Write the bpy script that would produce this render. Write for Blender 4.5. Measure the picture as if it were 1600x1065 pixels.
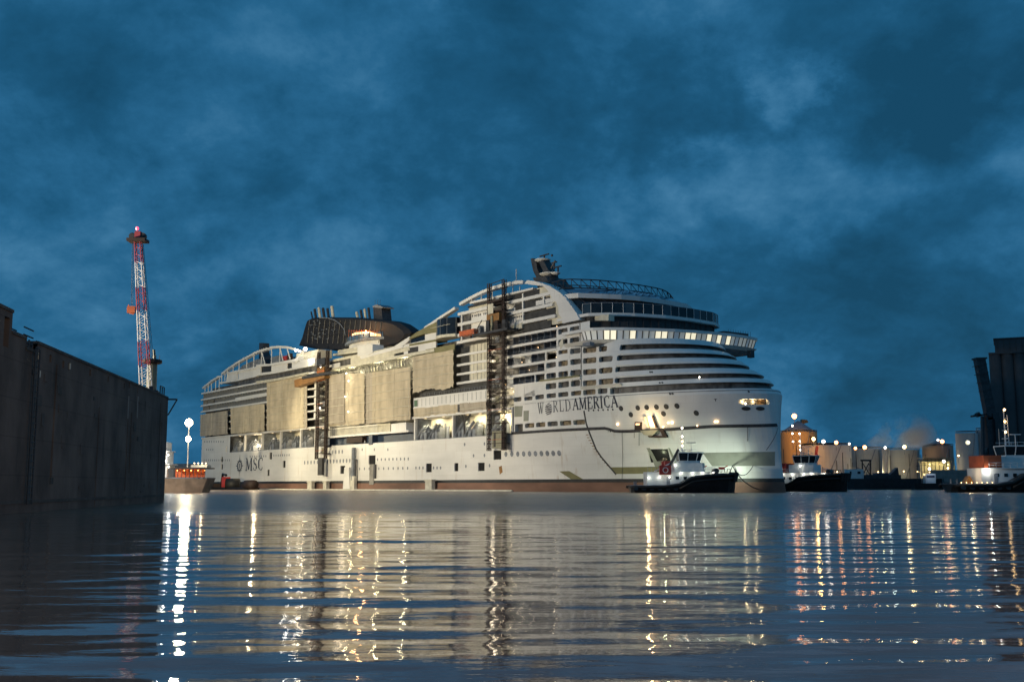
import bpy, math, random
import numpy as np
from mathutils import Vector
for _o in list(bpy.data.objects): bpy.data.objects.remove(_o)
random.seed(7)
R = math.radians
C = bpy.context.scene.collection
# ------------------------------------------------------------------ camera
F, CX, CY, HZ, EYE = 1700.0, 800.0, 532.5, 758.5, 1.6
PITCH = math.atan((HZ - CY) / F)
cam = bpy.data.cameras.new('camera'); cam.sensor_width = 36.0; cam.lens = 36.0 * F / 1600.0
cam.clip_start = 0.1; cam.clip_end = 30000
camo = bpy.data.objects.new('camera', cam); C.objects.link(camo)
camo.location = (0, 0, EYE); camo.rotation_euler = (math.pi / 2 + PITCH, 0, 0)
sc = bpy.context.scene; sc.camera = camo
# ------------------------------------------------------------------ dusk sky
SUN_EL, SUN_ROT = 1.0, 200.0
world = bpy.data.worlds.new("World"); sc.world = world; world.use_nodes = True
nt = world.node_tree; nt.nodes.clear()
def N(tree, typ, **kw):
    n = tree.nodes.new(typ)
    for k, v in kw.items(): setattr(n, k, v)
    return n
def math_node(tree, op, a, b=None, c=None, clamp=False):
    n = N(tree, 'ShaderNodeMath', operation=op); n.use_clamp = clamp
    for i, x in enumerate((a, b, c)):
        if x is None: continue
        if isinstance(x, (int, float)): n.inputs[i].default_value = x
        else: tree.links.new(x, n.inputs[i])
    return n.outputs[0]
def ramp(tree, fac, stops, interp='LINEAR'):
    n = N(tree, 'ShaderNodeValToRGB'); n.color_ramp.interpolation = interp
    el = n.color_ramp.elements
    while len(el) < len(stops): el.new(0.5)
    for e, (p, c) in zip(el, stops):
        e.position = p; e.color = (*c, 1) if len(c) == 3 else c
    tree.links.new(fac, n.inputs[0]); return n.outputs[0]
def mixc(tree, fac, a, b, mode='MIX'):
    n = N(tree, 'ShaderNodeMix', data_type='RGBA', blend_type=mode)
    for i, x in ((0, fac), (6, a), (7, b)):
        if isinstance(x, (int, float)): n.inputs[i].default_value = x
        elif isinstance(x, tuple): n.inputs[i].default_value = (*x, 1)
        else: tree.links.new(x, n.inputs[i])
    return n.outputs[2]
tc = N(nt, 'ShaderNodeTexCoord')
sep = N(nt, 'ShaderNodeSeparateXYZ'); nt.links.new(tc.outputs['Generated'], sep.inputs[0])
zc = math_node(nt, 'ADD', math_node(nt, 'ABSOLUTE', sep.outputs[2]), 0.58)
px_ = math_node(nt, 'DIVIDE', sep.outputs[0], zc)
py_ = math_node(nt, 'DIVIDE', sep.outputs[1], zc)
cmb = N(nt, 'ShaderNodeCombineXYZ'); nt.links.new(px_, cmb.inputs[0]); nt.links.new(py_, cmb.inputs[1])
def wnoise(scale, detail, rough, off, dist=0.0, sy=1.0):
    mp = N(nt, 'ShaderNodeMapping'); mp.inputs['Location'].default_value = off
    mp.inputs['Scale'].default_value = (1, sy, 1)
    nt.links.new(cmb.outputs[0], mp.inputs[0])
    n = N(nt, 'ShaderNodeTexNoise'); n.inputs['Scale'].default_value = scale
    n.inputs['Detail'].default_value = detail; n.inputs['Roughness'].default_value = rough
    n.inputs['Distortion'].default_value = dist
    nt.links.new(mp.outputs[0], n.inputs['Vector']); return n.outputs['Fac']
SKO = (3.1, 1.7, 0.4)
n1 = wnoise(1.9, 4, 0.5, SKO, 0.2)
n2 = wnoise(5.2, 9, 0.62, (8.3 + SKO[0], 4.2 + SKO[1], 2.0), 0.15)
n3 = wnoise(13.0, 6, 0.65, (1.3, 7.2, 5.0), 0.2)
nsum = math_node(nt, 'ADD', math_node(nt, 'MULTIPLY', n1, 0.34), math_node(nt, 'ADD', math_node(nt, 'MULTIPLY', n2, 0.50), math_node(nt, 'MULTIPLY', n3, 0.16)))
elev = math_node(nt, 'MULTIPLY', math_node(nt, 'ABSOLUTE', sep.outputs[2]), 1.0)
# wandering plane coordinate, so that cloud masses get ragged edges
wn_ = N(nt, 'ShaderNodeTexNoise'); wn_.inputs['Scale'].default_value = 9.0; wn_.inputs['Detail'].default_value = 7; wn_.inputs['Roughness'].default_value = 0.62
nt.links.new(cmb.outputs[0], wn_.inputs['Vector'])
wsub = N(nt, 'ShaderNodeVectorMath', operation='MULTIPLY_ADD'); wsub.inputs[1].default_value = (.22, .22, 0); wsub.inputs[2].default_value = (-.11, -.11, 0)
nt.links.new(wn_.outputs['Color'], wsub.inputs[0])
wadd = N(nt, 'ShaderNodeVectorMath', operation='ADD'); nt.links.new(cmb.outputs[0], wadd.inputs[0]); nt.links.new(wsub.outputs[0], wadd.inputs[1])
def cloud_mass(u, v, r_, w_):
    """a heavy bank (w < 0) or a pale break (w > 0) seen in that direction"""
    x = (u - CX) / F; y = (CY - v) / F
    d = Vector((x, math.cos(PITCH) - y * math.sin(PITCH), math.sin(PITCH) + y * math.cos(PITCH))).normalized()
    c = (d.x / (d.z + .58), d.y / (d.z + .58), 0)
    n = N(nt, 'ShaderNodeVectorMath', operation='DISTANCE'); n.inputs[1].default_value = c; nt.links.new(wadd.outputs[0], n.inputs[0])
    m = N(nt, 'ShaderNodeMapRange'); m.interpolation_type = 'SMOOTHERSTEP'
    m.inputs[1].default_value = 0; m.inputs[2].default_value = r_ / F / (d.z + .58) * 1.2; m.inputs[3].default_value = w_; m.inputs[4].default_value = 0
    nt.links.new(n.outputs['Value'], m.inputs[0]); return m.outputs[0]
nadj = nsum
for u, v, r_, w_ in ((1030, 165, 190, -.09), (1440, 170, 240, -.10), (1560, 60, 200, -.06), (640, 250, 330, -.055), (880, 300, 150, -.04), (200, 60, 360, -.06), (1150, 430, 260, -.04), (820, 60, 260, -.03), (1450, 430, 200, -.02),
                     (700, 560, 300, -.03), (1235, 145, 70, .085), (1120, 262, 110, .075), (1330, 285, 170, .085), (925, 105, 110, .05), (940, 335, 150, .05), (670, 360, 120, .06), (60, 260, 100, .0),
                     (120, 330, 160, -.03), (240, 400, 180, .01), (560, 420, 160, .05), (80, 470, 200, .02), (1450, 600, 300, -.035), (1000, 640, 500, -.02), (1200, 345, 160, .04), (1560, 240, 120, .05), (330, 520, 200, .03)):
    nadj = math_node(nt, 'ADD', nadj, cloud_mass(u, v, r_, w_))
cloud = ramp(nt, nadj, [(0.35, (0.0065, 0.060, 0.126)), (0.435, (0.0105, 0.087, 0.184)), (0.495, (0.019, 0.122, 0.252)),
                        (0.555, (0.040, 0.168, 0.318)), (0.64, (0.085, 0.245, 0.42)), (0.74, (0.17, 0.35, 0.53))], 'LINEAR')
sky = N(nt, 'ShaderNodeTexSky', sky_type='NISHITA'); sky.sun_disc = False
sky.sun_elevation = R(SUN_EL); sky.sun_rotation = R(SUN_ROT)
skys = mixc(nt, 1.0, sky.outputs[0], (0.002, 0.004, 0.006), 'MULTIPLY')
tot = mixc(nt, 1.0, cloud, skys, 'ADD')
bg = N(nt, 'ShaderNodeBackground'); bg.inputs[1].default_value = 1.0
nt.links.new(tot, bg.inputs[0])
wo = N(nt, 'ShaderNodeOutputWorld'); nt.links.new(bg.outputs[0], wo.inputs[0])
# the sun is gone behind the cloud: a last weak cool glimmer
sl = bpy.data.lights.new('sun', 'SUN'); sl.energy = 0.06; sl.angle = R(25); sl.color = (0.7, 0.82, 1.0)
so = bpy.data.objects.new('sun', sl); C.objects.link(so); so.rotation_euler = (R(62), 0, R(-25))
sc.view_settings.view_transform = 'Standard'; sc.view_settings.look = 'None'
sc.view_settings.exposure = 0.0; sc.view_settings.gamma = 1.0; sc.view_settings.use_curve_mapping = False
cy = sc.cycles
cy.use_denoising = True; cy.max_bounces = 6; cy.diffuse_bounces = 2; cy.glossy_bounces = 3; cy.transmission_bounces = 4
cy.volume_bounces = 1; cy.sample_clamp_indirect = 6.0; cy.sample_clamp_direct = 0.0; cy.use_light_tree = True
cy.caustics_reflective = False; cy.caustics_refractive = False
# ------------------------------------------------------------------ surveying helpers
def ray(u, v):
    x = (u - CX) / F; y = (CY - v) / F
    return Vector((x, math.cos(PITCH) - y * math.sin(PITCH), math.sin(PITCH) + y * math.cos(PITCH)))
EYEV = Vector((0, 0, EYE))
def at(u, v, Y):                          # point seen at pixel (u, v) at distance Y
    r = ray(u, v); return EYEV + r * (Y / r.y)
FW = Vector((0.5874798, -0.80923883)); PT = Vector((0.80923883, 0.5874798))
O = Vector((-147.36097604, 518.92745881)); HEAD = math.atan2(FW.y, FW.x)
def Q(u, v, t=0.0):                       # (along, height) on the ship plane at athwart distance t
    r = ray(u, v); o = O + PT * t
    k = (o.x * PT.x + o.y * PT.y) / (r.x * PT.x + r.y * PT.y)
    q = EYEV + r * k
    return ((q.x - O.x) * FW.x + (q.y - O.y) * FW.y, q.z)
def Pz(u, v, z):
    r = ray(u, v); k = (z - EYE) / r.z; q = EYEV + r * k
    dx, dy = q.x - O.x, q.y - O.y
    return (dx * FW.x + dy * FW.y, dx * PT.x + dy * PT.y)
# ------------------------------------------------------------------ materials
def _tex(tree, scale, detail=5, rough=0.55, vscale=(1, 1, 1), dist=0.0):
    t = N(tree, 'ShaderNodeTexCoord'); m = N(tree, 'ShaderNodeMapping')
    m.inputs['Scale'].default_value = vscale; tree.links.new(t.outputs['Object'], m.inputs[0])
    n = N(tree, 'ShaderNodeTexNoise'); n.inputs['Scale'].default_value = scale
    n.inputs['Detail'].default_value = detail; n.inputs['Roughness'].default_value = rough
    n.inputs['Distortion'].default_value = dist
    tree.links.new(m.outputs[0], n.inputs['Vector']); return n.outputs['Fac']
def mat(name, col, rough=0.6, metal=0.0, var=0.18, scale=0.6, streak=0.0, dirt=(0.16, 0.10, 0.06), bump=0.0, emit=None, estr=0.0, vs=(1, 1, 1), streak_scale=0.5):
    m = bpy.data.materials.new(name); m.use_nodes = True; t = m.node_tree
    b = t.nodes['Principled BSDF']; b.inputs['Roughness'].default_value = rough; b.inputs['Metallic'].default_value = metal
    c = col
    f = _tex(t, scale, vscale=vs)
    lo = tuple(x * (1 - var) for x in col); hi = tuple(min(1, x * (1 + var * 0.6)) for x in col)
    c = ramp(t, f, [(0.32, lo), (0.68, hi)])
    if streak > 0:
        s = _tex(t, streak_scale, 6, 0.65, (1.0, 1.0, 0.09))
        s2 = _tex(t, 0.12, 3, 0.5)
        s = math_node(t, 'MULTIPLY', ramp(t, s, [(0.55, (0, 0, 0)), (0.75, (1, 1, 1))]), ramp(t, s2, [(0.42, (0, 0, 0)), (0.62, (1, 1, 1))]))
        c = mixc(t, math_node(t, 'MULTIPLY', s, streak), c, dirt)
    t.links.new(c, b.inputs['Base Color'])
    if bump > 0:
        bn = N(t, 'ShaderNodeBump'); bn.inputs['Strength'].default_value = bump; bn.inputs['Distance'].default_value = 0.1
        t.links.new(_tex(t, scale * 3, 6), bn.inputs['Height']); t.links.new(bn.outputs[0], b.inputs['Normal'])
    if emit:
        b.inputs['Emission Color'].default_value = (*emit, 1); b.inputs['Emission Strength'].default_value = estr
    return m
def plated(m, wd=9.0, ht=2.45, dark=0.80, amount=0.75):
    """faint welded plate seams over an existing paint"""
    t = m.node_tree; b = t.nodes['Principled BSDF']; src = b.inputs['Base Color'].links[0].from_socket
    tcx = N(t, 'ShaderNodeTexCoord'); sx = N(t, 'ShaderNodeSeparateXYZ'); t.links.new(tcx.outputs['Object'], sx.inputs[0])
    cx_ = N(t, 'ShaderNodeCombineXYZ'); t.links.new(math_node(t, 'ADD', sx.outputs[0], sx.outputs[1]), cx_.inputs[0]); t.links.new(sx.outputs[2], cx_.inputs[1])
    br = N(t, 'ShaderNodeTexBrick'); br.inputs['Scale'].default_value = 1.0; br.inputs['Brick Width'].default_value = wd; br.inputs['Row Height'].default_value = ht
    br.inputs['Mortar Size'].default_value = 0.035; br.inputs['Mortar Smooth'].default_value = 0.6
    br.inputs['Color1'].default_value = (1, 1, 1, 1); br.inputs['Color2'].default_value = (.93, .93, .93, 1); br.inputs['Mortar'].default_value = (dark, dark * .97, dark * .92, 1)
    t.links.new(cx_.outputs[0], br.inputs['Vector'])
    t.links.new(mixc(t, amount, src, br.outputs['Color'], 'MULTIPLY'), b.inputs['Base Color']); return m
def emitter(name, col, s):
    m = bpy.data.materials.new(name); m.use_nodes = True; t = m.node_tree; b = t.nodes['Principled BSDF']
    b.inputs['Base Color'].default_value = (0.8, 0.8, 0.8, 1)
    b.inputs['Emission Color'].default_value = (*col, 1); b.inputs['Emission Strength'].default_value = s
    return m
M = dict(
    white=mat('white ship paint', (0.74, 0.73, 0.70), 0.42, var=0.10, scale=0.12, streak=0.45, dirt=(0.34, 0.27, 0.19)),
    hull=mat('hull paint', (0.72, 0.71, 0.68), 0.38, var=0.13, scale=0.09, streak=0.8, dirt=(0.38, 0.26, 0.15), bump=0.3, vs=(0.5, 1, 1.6)),
    cream=mat('cream primer wall', (0.60, 0.57, 0.46), 0.6, var=0.22, scale=0.35, streak=0.4, dirt=(0.25, 0.18, 0.1)),
    boot=mat('black boot stripe', (0.025, 0.027, 0.028), 0.45, var=0.4),
    antifoul=mat('red brown antifouling', (0.20, 0.105, 0.072), 0.65, var=0.45, scale=0.14, streak=0.5, dirt=(0.12, 0.10, 0.08), vs=(0.4, 1, 1)),
    olive=mat('olive primer', (0.20, 0.185, 0.085), 0.6, var=0.18, scale=0.3),
    greyprimer=mat('grey primer', (0.26, 0.27, 0.22), 0.6, var=0.25, scale=0.2),
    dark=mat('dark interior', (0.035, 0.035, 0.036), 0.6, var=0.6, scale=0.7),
    void=mat('unlit opening', (0.006, 0.006, 0.007), 0.9, var=0.3),
    cabin=mat('unfinished cabin front', (0.10, 0.095, 0.09), 0.5, var=0.75, scale=0.55, vs=(1.0, 1, 0.5)),
    net=mat('beige debris netting', (0.52, 0.45, 0.33), 0.9, var=0.25, scale=0.25, streak=0.55, dirt=(0.24, 0.20, 0.15), bump=0.5, vs=(1, 1, 0.35)),
    netgrey=mat('grey debris netting', (0.43, 0.38, 0.31), 0.9, var=0.25, scale=0.25, streak=0.4, dirt=(0.16, 0.15, 0.14), bump=0.5, vs=(1, 1, 0.3)),
    rust=mat('red brown scaffold steel', (0.034, 0.018, 0.013), 0.7, var=0.4, scale=1.2),
    coaster=mat('brown grey coaster paint', (0.24, 0.18, 0.13), 0.6, var=0.3, scale=0.5, streak=0.5),
    casing=mat('dark funnel casing', (0.014, 0.014, 0.018), 0.75, var=0.5, scale=1.0),
    steel=mat('dark steel', (0.05, 0.05, 0.055), 0.5, 0.3, var=0.4, scale=1.0),
    greysteel=mat('grey machinery paint', (0.20, 0.22, 0.25), 0.5, var=0.35, scale=0.8),
    orange=mat('orange paint', (0.48, 0.11, 0.035), 0.5, var=0.2),
    ochre=mat('ochre yellow paint', (0.26, 0.13, 0.035), 0.5, var=0.3),
    red=mat('red paint', (0.50, 0.045, 0.03), 0.45, var=0.2),
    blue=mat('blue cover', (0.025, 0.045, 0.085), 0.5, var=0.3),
    glass=mat('dark glass', (0.012, 0.016, 0.022), 0.08, var=0.3),
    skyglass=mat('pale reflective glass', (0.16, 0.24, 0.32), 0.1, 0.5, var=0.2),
    letter=mat('dark blue lettering', (0.018, 0.024, 0.045), 0.45, var=0.15),
    black=mat('black rubber and hull paint', (0.014, 0.014, 0.016), 0.38, var=0.5, scale=0.9, bump=0.4),
    rubber=mat('black rubber fender', (0.012, 0.012, 0.012), 0.6, var=0.3, scale=2),
    boatwhite=mat('tug white paint', (0.70, 0.71, 0.70), 0.4, var=0.08, streak=0.4, streak_scale=1.5, dirt=(0.3, 0.2, 0.12)),
    quay=mat('weathered dark dock wall', (0.135, 0.100, 0.080), 0.9, var=0.5, scale=0.35, streak=0.7, streak_scale=0.9, dirt=(0.040, 0.028, 0.021), bump=0.8, vs=(1, 1, 0.6)),
    quaycap=mat('rough cap concrete', (0.085, 0.075, 0.065), 0.9, var=0.4, scale=0.8, bump=0.6),
    concrete=mat('concrete', (0.26, 0.25, 0.23), 0.85, var=0.25, scale=0.4, streak=0.4),
    litcabin=mat('warm lit cabin wall', (0.20, 0.16, 0.10), 0.6, var=0.85, scale=0.8, emit=(1.0, 0.62, 0.25), estr=0.01),
    ground=mat('quay ground', (0.10, 0.095, 0.09), 0.9, var=0.3, scale=0.05),
    tank=mat('pale tank cladding', (0.42, 0.42, 0.42), 0.5, var=0.15, scale=0.12, streak=0.5, dirt=(0.25, 0.22, 0.18), vs=(1, 1, 0.15)),
    tankbrown=mat('brown tank cladding', (0.33, 0.24, 0.18), 0.6, var=0.25, scale=0.12, vs=(1, 1, 0.2)),
    silo=mat('dark concrete silo', (0.085, 0.085, 0.09), 0.8, var=0.25, scale=0.15, streak=0.4, dirt=(0.04, 0.04, 0.04)),
    cranewhite=mat('crane white paint', (0.70, 0.68, 0.66), 0.5, var=0.1),
    cranered=mat('crane red paint', (0.34, 0.05, 0.065), 0.5, var=0.1),
    cable=mat('steel cable', (0.03, 0.035, 0.04), 0.5, var=0.2),
    glowsilo=mat('silo cladding with lamp glow', (0.46, 0.31, 0.13), 0.6, var=0.2, scale=0.12, vs=(1, 1, .2)),  # golden lamp glow is put into the cladding colour
    khaki=mat('khaki column paint', (0.24, 0.23, 0.16), 0.6, var=0.3),
    boom=mat('pale cream paint', (0.55, 0.53, 0.45), 0.6, var=0.3, scale=0.4),
)
for _k in ('hull', 'white'): plated(M[_k])
plated(M['quay'], 6.5, 2.2, .55, .8); plated(M['tank'], 5, 2.4, .8, .6); plated(M['silo'], 30, 4.0, .7, .6)
LM = dict(
    warm=emitter('warm lamp glow', (1.0, 0.62, 0.25), 14), white=emitter('white lamp glow', (1.0, 0.90, 0.72), 11), flood=emitter('floodlight glow', (1.0, 0.82, 0.5), 38),
    orange=emitter('sodium lamp glow', (1.0, 0.34, 0.07), 14), dim=emitter('small work lamp glow', (1.0, 0.62, 0.3), 5), red=emitter('red lamp glow', (1.0, 0.03, 0.08), 3), tugl=emitter('tug work lamp glow', (1.0, 0.92, 0.75), 5),
    green=emitter('greenish lamp glow', (0.75, 1.0, 0.75), 40),
    strip=emitter('dim warm strip', (1.0, 0.70, 0.35), 2.5), paneA=emitter('dim bridge pane', (0.62, 0.62, 0.50), 0.22),
    paneB=emitter('lit bridge pane', (1.0, 0.90, 0.60), 0.85), paneC=emitter('faint bridge pane', (0.5, 0.55, 0.55), 0.12),
    glow=emitter('orange lamplight glow', (1.0, 0.45, 0.12), 1.6))  # emission put in for lamplight on platform, doorway and hatch
# ------------------------------------------------------------------ mesh helpers
class MB:
    def __init__(s): s.v = []; s.f = []
    def add(s, vs, fs):
        n = len(s.v); s.v += [tuple(p) for p in vs]; s.f += [tuple(i + n for i in q) for q in fs]; return s
    def box(s, x0, x1, y0, y1, z0, z1):
        return s.add([(x0, y0, z0), (x1, y0, z0), (x1, y1, z0), (x0, y1, z0), (x0, y0, z1), (x1, y0, z1), (x1, y1, z1), (x0, y1, z1)],
                     [(0, 3, 2, 1), (4, 5, 6, 7), (0, 1, 5, 4), (1, 2, 6, 5), (2, 3, 7, 6), (3, 0, 4, 7)])
    def prism(s, poly, y0, y1):            # poly of (x, z), swept along y
        n = len(poly)
        return s.add([(x, y0, z) for x, z in poly] + [(x, y1, z) for x, z in poly],
                     [tuple(range(n)), tuple(range(2 * n - 1, n - 1, -1))] + [(i, i + n, (i + 1) % n + n, (i + 1) % n) for i in range(n)])
    def slab(s, poly, z0, z1, poly2=None):             # poly of (x, y), swept up
        n = len(poly); p2 = poly2 or poly
        return s.add([(x, y, z0) for x, y in poly] + [(x, y, z1) for x, y in p2],
                     [tuple(range(n - 1, -1, -1)), tuple(range(n, 2 * n))] + [(i, (i + 1) % n, (i + 1) % n + n, i + n) for i in range(n)])
    def tube(s, pts, r, n=6, r1=None):
        pts = [Vector(p) for p in pts]; rings = []
        for i, p in enumerate(pts):
            d = (pts[min(i + 1, len(pts) - 1)] - pts[max(i - 1, 0)]).normalized()
            a = d.cross(Vector((0, 0, 1)));
            if a.length < 1e-3: a = d.cross(Vector((0, 1, 0)))
            a.normalize(); b = d.cross(a)
            rr = r if r1 is None else r + (r1 - r) * i / (len(pts) - 1)
            rings.append([p + (a * math.cos(2 * math.pi * k / n) + b * math.sin(2 * math.pi * k / n)) * rr for k in range(n)])
        vs = [q for g in rings for q in g]; fs = []
        for i in range(len(pts) - 1):
            for k in range(n):
                fs.append((i * n + k, i * n + (k + 1) % n, (i + 1) * n + (k + 1) % n, (i + 1) * n + k))
        fs.append(tuple(range(n - 1, -1, -1))); fs.append(tuple((len(pts) - 1) * n + k for k in range(n)))
        return s.add(vs, fs)
    def lathe(s, prof, n=24, c=(0, 0)):    # prof of (r, z)
        vs = []; fs = []
        for r, z in prof:
            for k in range(n):
                a = 2 * math.pi * k / n; vs.append((c[0] + r * math.cos(a), c[1] + r * math.sin(a), z))
        m = len(prof)
        for i in range(m - 1):
            for k in range(n): fs.append((i * n + k, i * n + (k + 1) % n, (i + 1) * n + (k + 1) % n, (i + 1) * n + k))
        fs.append(tuple(range(n - 1, -1, -1))); fs.append(tuple((m - 1) * n + k for k in range(n)))
        return s.add(vs, fs)
    def ball(s, c, r, n=10):
        prof = [(max(1e-4, r * math.sin(math.pi * i / 6)), -r * math.cos(math.pi * i / 6)) for i in range(7)]
        b = MB().lathe(prof, n); return s.add([(x + c[0], y + c[1], z + c[2]) for x, y, z in b.v], b.f)
    def mesh(s, name, m, smooth=False):
        me = bpy.data.meshes.new(name); me.from_pydata(s.v, [], s.f); me.materials.append(m)
        if smooth: me.polygons.foreach_set('use_smooth', [True] * len(me.polygons))
        me.update(); return me
    def build(s, name, m, parent=None, smooth=False, **props):
        return link(name, s.mesh(name, m, smooth), parent, **props)
def link(name, me, parent=None, loc=None, rz=None, **props):
    o = bpy.data.objects.new(name, me); C.objects.link(o)
    if parent is not None: o.parent = parent
    if loc is not None: o.location = loc
    if rz is not None: o.rotation_euler = (0, 0, rz)
    for k, v in props.items(): o[k] = v
    return o
def thing(name, label, cat, loc=(0, 0, 0), rz=0.0, group=None):
    o = bpy.data.objects.new(name, None); C.objects.link(o); o.location = loc; o.rotation_euler = (0, 0, rz)
    o['label'] = label; o['category'] = cat
    if group: o['group'] = group
    return o
def tag(o, label, cat, group=None):
    o['label'] = label; o['category'] = cat
    if group: o['group'] = group
    return o
def pointlight(loc, power, col, parent=None, radius=0.4, spot=None, aim=None, blend=0.6):
    l = bpy.data.lights.new('lamp_light', 'SPOT' if spot else 'POINT'); l.energy = power; l.color = col; l.shadow_soft_size = radius
    if spot: l.spot_size = R(spot); l.spot_blend = blend
    o = bpy.data.objects.new('lamp_light', l); C.objects.link(o)
    if parent is not None: o.parent = parent
    o.location = loc
    if aim is not None: o.rotation_euler = (Vector(aim) - Vector(loc)).to_track_quat('-Z', 'Y').to_euler()
    return o
FL1, FL2, FL3 = 5.0e5, 5.0e5, 5.2e5
# ================================================================== water
def make_water():
    ang = np.concatenate([np.arange(-180, -46, 6.0), np.arange(-46, 46.01, 0.2), np.arange(52, 180, 6.0)])
    rr = [0.6, 1.2, 1.8]
    while rr[-1] < 260: rr.append(rr[-1] * 1.0062)
    while rr[-1] < 12000: rr.append(rr[-1] * 1.12)
    rr = np.array(rr); na, nr = len(ang), len(rr)
    A, RR = np.meshgrid(np.radians(ang), rr); X = RR * np.sin(A); Y = RR * np.cos(A)
    Z = np.zeros_like(X); rng = np.random.RandomState(5)
    def add(lam, amp, dirdeg, ph, env=None):
        k = 2 * math.pi / lam; d = math.radians(dirdeg)
        w = np.sin(k * (X * math.sin(d) + Y * math.cos(d)) + ph)
        return amp * w
    # slow wandering of phase so that crests break up and merge
    warp = 0.9 * np.sin(X * 0.13 + Y * 0.05 + 1.0) + 0.7 * np.sin(X * 0.31 - Y * 0.11 + 2.2) + 0.5 * np.sin(Y * 0.21 + X * 0.05)
    for i in range(26):
        lam = 0.55 * (1.14 ** i) ** 0.92 if i < 20 else rng.uniform(0.8, 2.2)
        slope = rng.uniform(0.006, 0.0115) * (0.9 if lam < 1.2 else 1.1 if lam < 3 else 0.6)
        amp = slope * lam / (2 * math.pi); d = rng.normal(2, 9 if lam > 1.2 else 15)
        k = 2 * math.pi / lam; dd = math.radians(d)
        phx = k * (X * math.sin(dd) + Y * math.cos(dd)) + rng.uniform(0, 6.28) + warp * rng.uniform(0.5, 1.6) + 0.8 * np.sin(X * rng.uniform(0.2, 0.9) + rng.uniform(0, 6))
        fade = np.clip((260 - RR) / 150, 0, 1) * np.clip(lam / (RR * 0.0062 * 3.0), 0, 1) ** 2
        Z += amp * np.sin(phx) * fade
    vs = np.stack([X, Y, Z], -1).reshape(-1, 3)
    me = bpy.data.meshes.new('water')
    i = np.arange(nr - 1)[:, None] * na; j = np.arange(na)[None, :]; j2 = (j + 1) % na
    q = np.stack([i + j, i + j2, i + na + j2, i + na + j], -1).reshape(-1, 4)[:, ::-1]
    cap = np.arange(na)
    nf = len(q)
    me.vertices.add(len(vs)); me.vertices.foreach_set('co', vs.ravel())
    me.loops.add(nf * 4 + na); me.loops.foreach_set('vertex_index', np.concatenate([q.ravel(), cap[::-1]]))
    me.polygons.add(nf + 1)
    me.polygons.foreach_set('loop_start', np.concatenate([np.arange(nf) * 4, [nf * 4]]))
    me.update(); me.validate()
    me.polygons.foreach_set('use_smooth', [True] * len(me.polygons))
    m = bpy.data.materials.new('harbour water'); m.use_nodes = True; t = m.node_tree; b = t.nodes['Principled BSDF']
    b.inputs['IOR'].default_value = 1.333
    geo = N(t, 'ShaderNodeNewGeometry'); sp = N(t, 'ShaderNodeSeparateXYZ'); t.links.new(geo.outputs['Position'], sp.inputs[0])
    def nz(scale, vs, det=3, rough=0.5, dist=0.0):
        mp = N(t, 'ShaderNodeMapping'); mp.inputs['Scale'].default_value = vs; t.links.new(geo.outputs['Position'], mp.inputs[0])
        n = N(t, 'ShaderNodeTexNoise'); n.inputs['Scale'].default_value = scale; n.inputs['Detail'].default_value = det
        n.inputs['Roughness'].default_value = rough; n.inputs['Distortion'].default_value = dist
        t.links.new(mp.outputs[0], n.inputs['Vector']); return n.outputs['Fac']
    # a breeze ruffles the far basin: its near edge wanders at about 60 m
    edge = math_node(t, 'ADD', sp.outputs[1], math_node(t, 'MULTIPLY', math_node(t, 'SUBTRACT', nz(0.05, (0.35, 1, 1), 3), 0.5), 26))
    wind = N(t, 'ShaderNodeMapRange'); wind.interpolation_type = 'SMOOTHSTEP'
    wind.inputs[1].default_value = 44; wind.inputs[2].default_value = 84; t.links.new(edge, wind.inputs[0])
    w = wind.outputs[0]
    ro = math_node(t, 'ADD', 0.03, math_node(t, 'MULTIPLY', w, 0.24))
    t.links.new(ro, b.inputs['Roughness'])
    t.links.new(ramp(t, nz(0.06, (1, 1, 1)), [(0.3, (0.20, 0.125, 0.092)), (0.7, (0.25, 0.16, 0.12))]), b.inputs['Base Color'])
    h1 = nz(3.4, (0.3, 1.0, 1), 4, 0.55, 0.2)
    h2 = nz(1.3, (0.35, 1.0, 1), 2, 0.5, 0.4)
    b1 = N(t, 'ShaderNodeBump'); b1.inputs['Distance'].default_value = 0.016; b1.inputs['Strength'].default_value = 0.48
    t.links.new(h1, b1.inputs['Height'])
    b2 = N(t, 'ShaderNodeBump'); b2.inputs['Distance'].default_value = 0.03; b2.inputs['Strength'].default_value = 0.35
    t.links.new(h2, b2.inputs['Height']); t.links.new(b2.outputs[0], b1.inputs['Normal'])
    hw = nz(1.1, (0.45, 1.0, 1), 4, 0.6, 0.3)
    b3 = N(t, 'ShaderNodeBump'); b3.inputs['Distance'].default_value = 0.22
    t.links.new(math_node(t, 'MULTIPLY', w, 1.0), b3.inputs['Strength']); t.links.new(hw, b3.inputs['Height'])
    t.links.new(b1.outputs[0], b3.inputs['Normal']); t.links.new(b3.outputs[0], b.inputs['Normal'])
    me.materials.append(m)
    link('water', me, kind='structure')
make_water()
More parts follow.
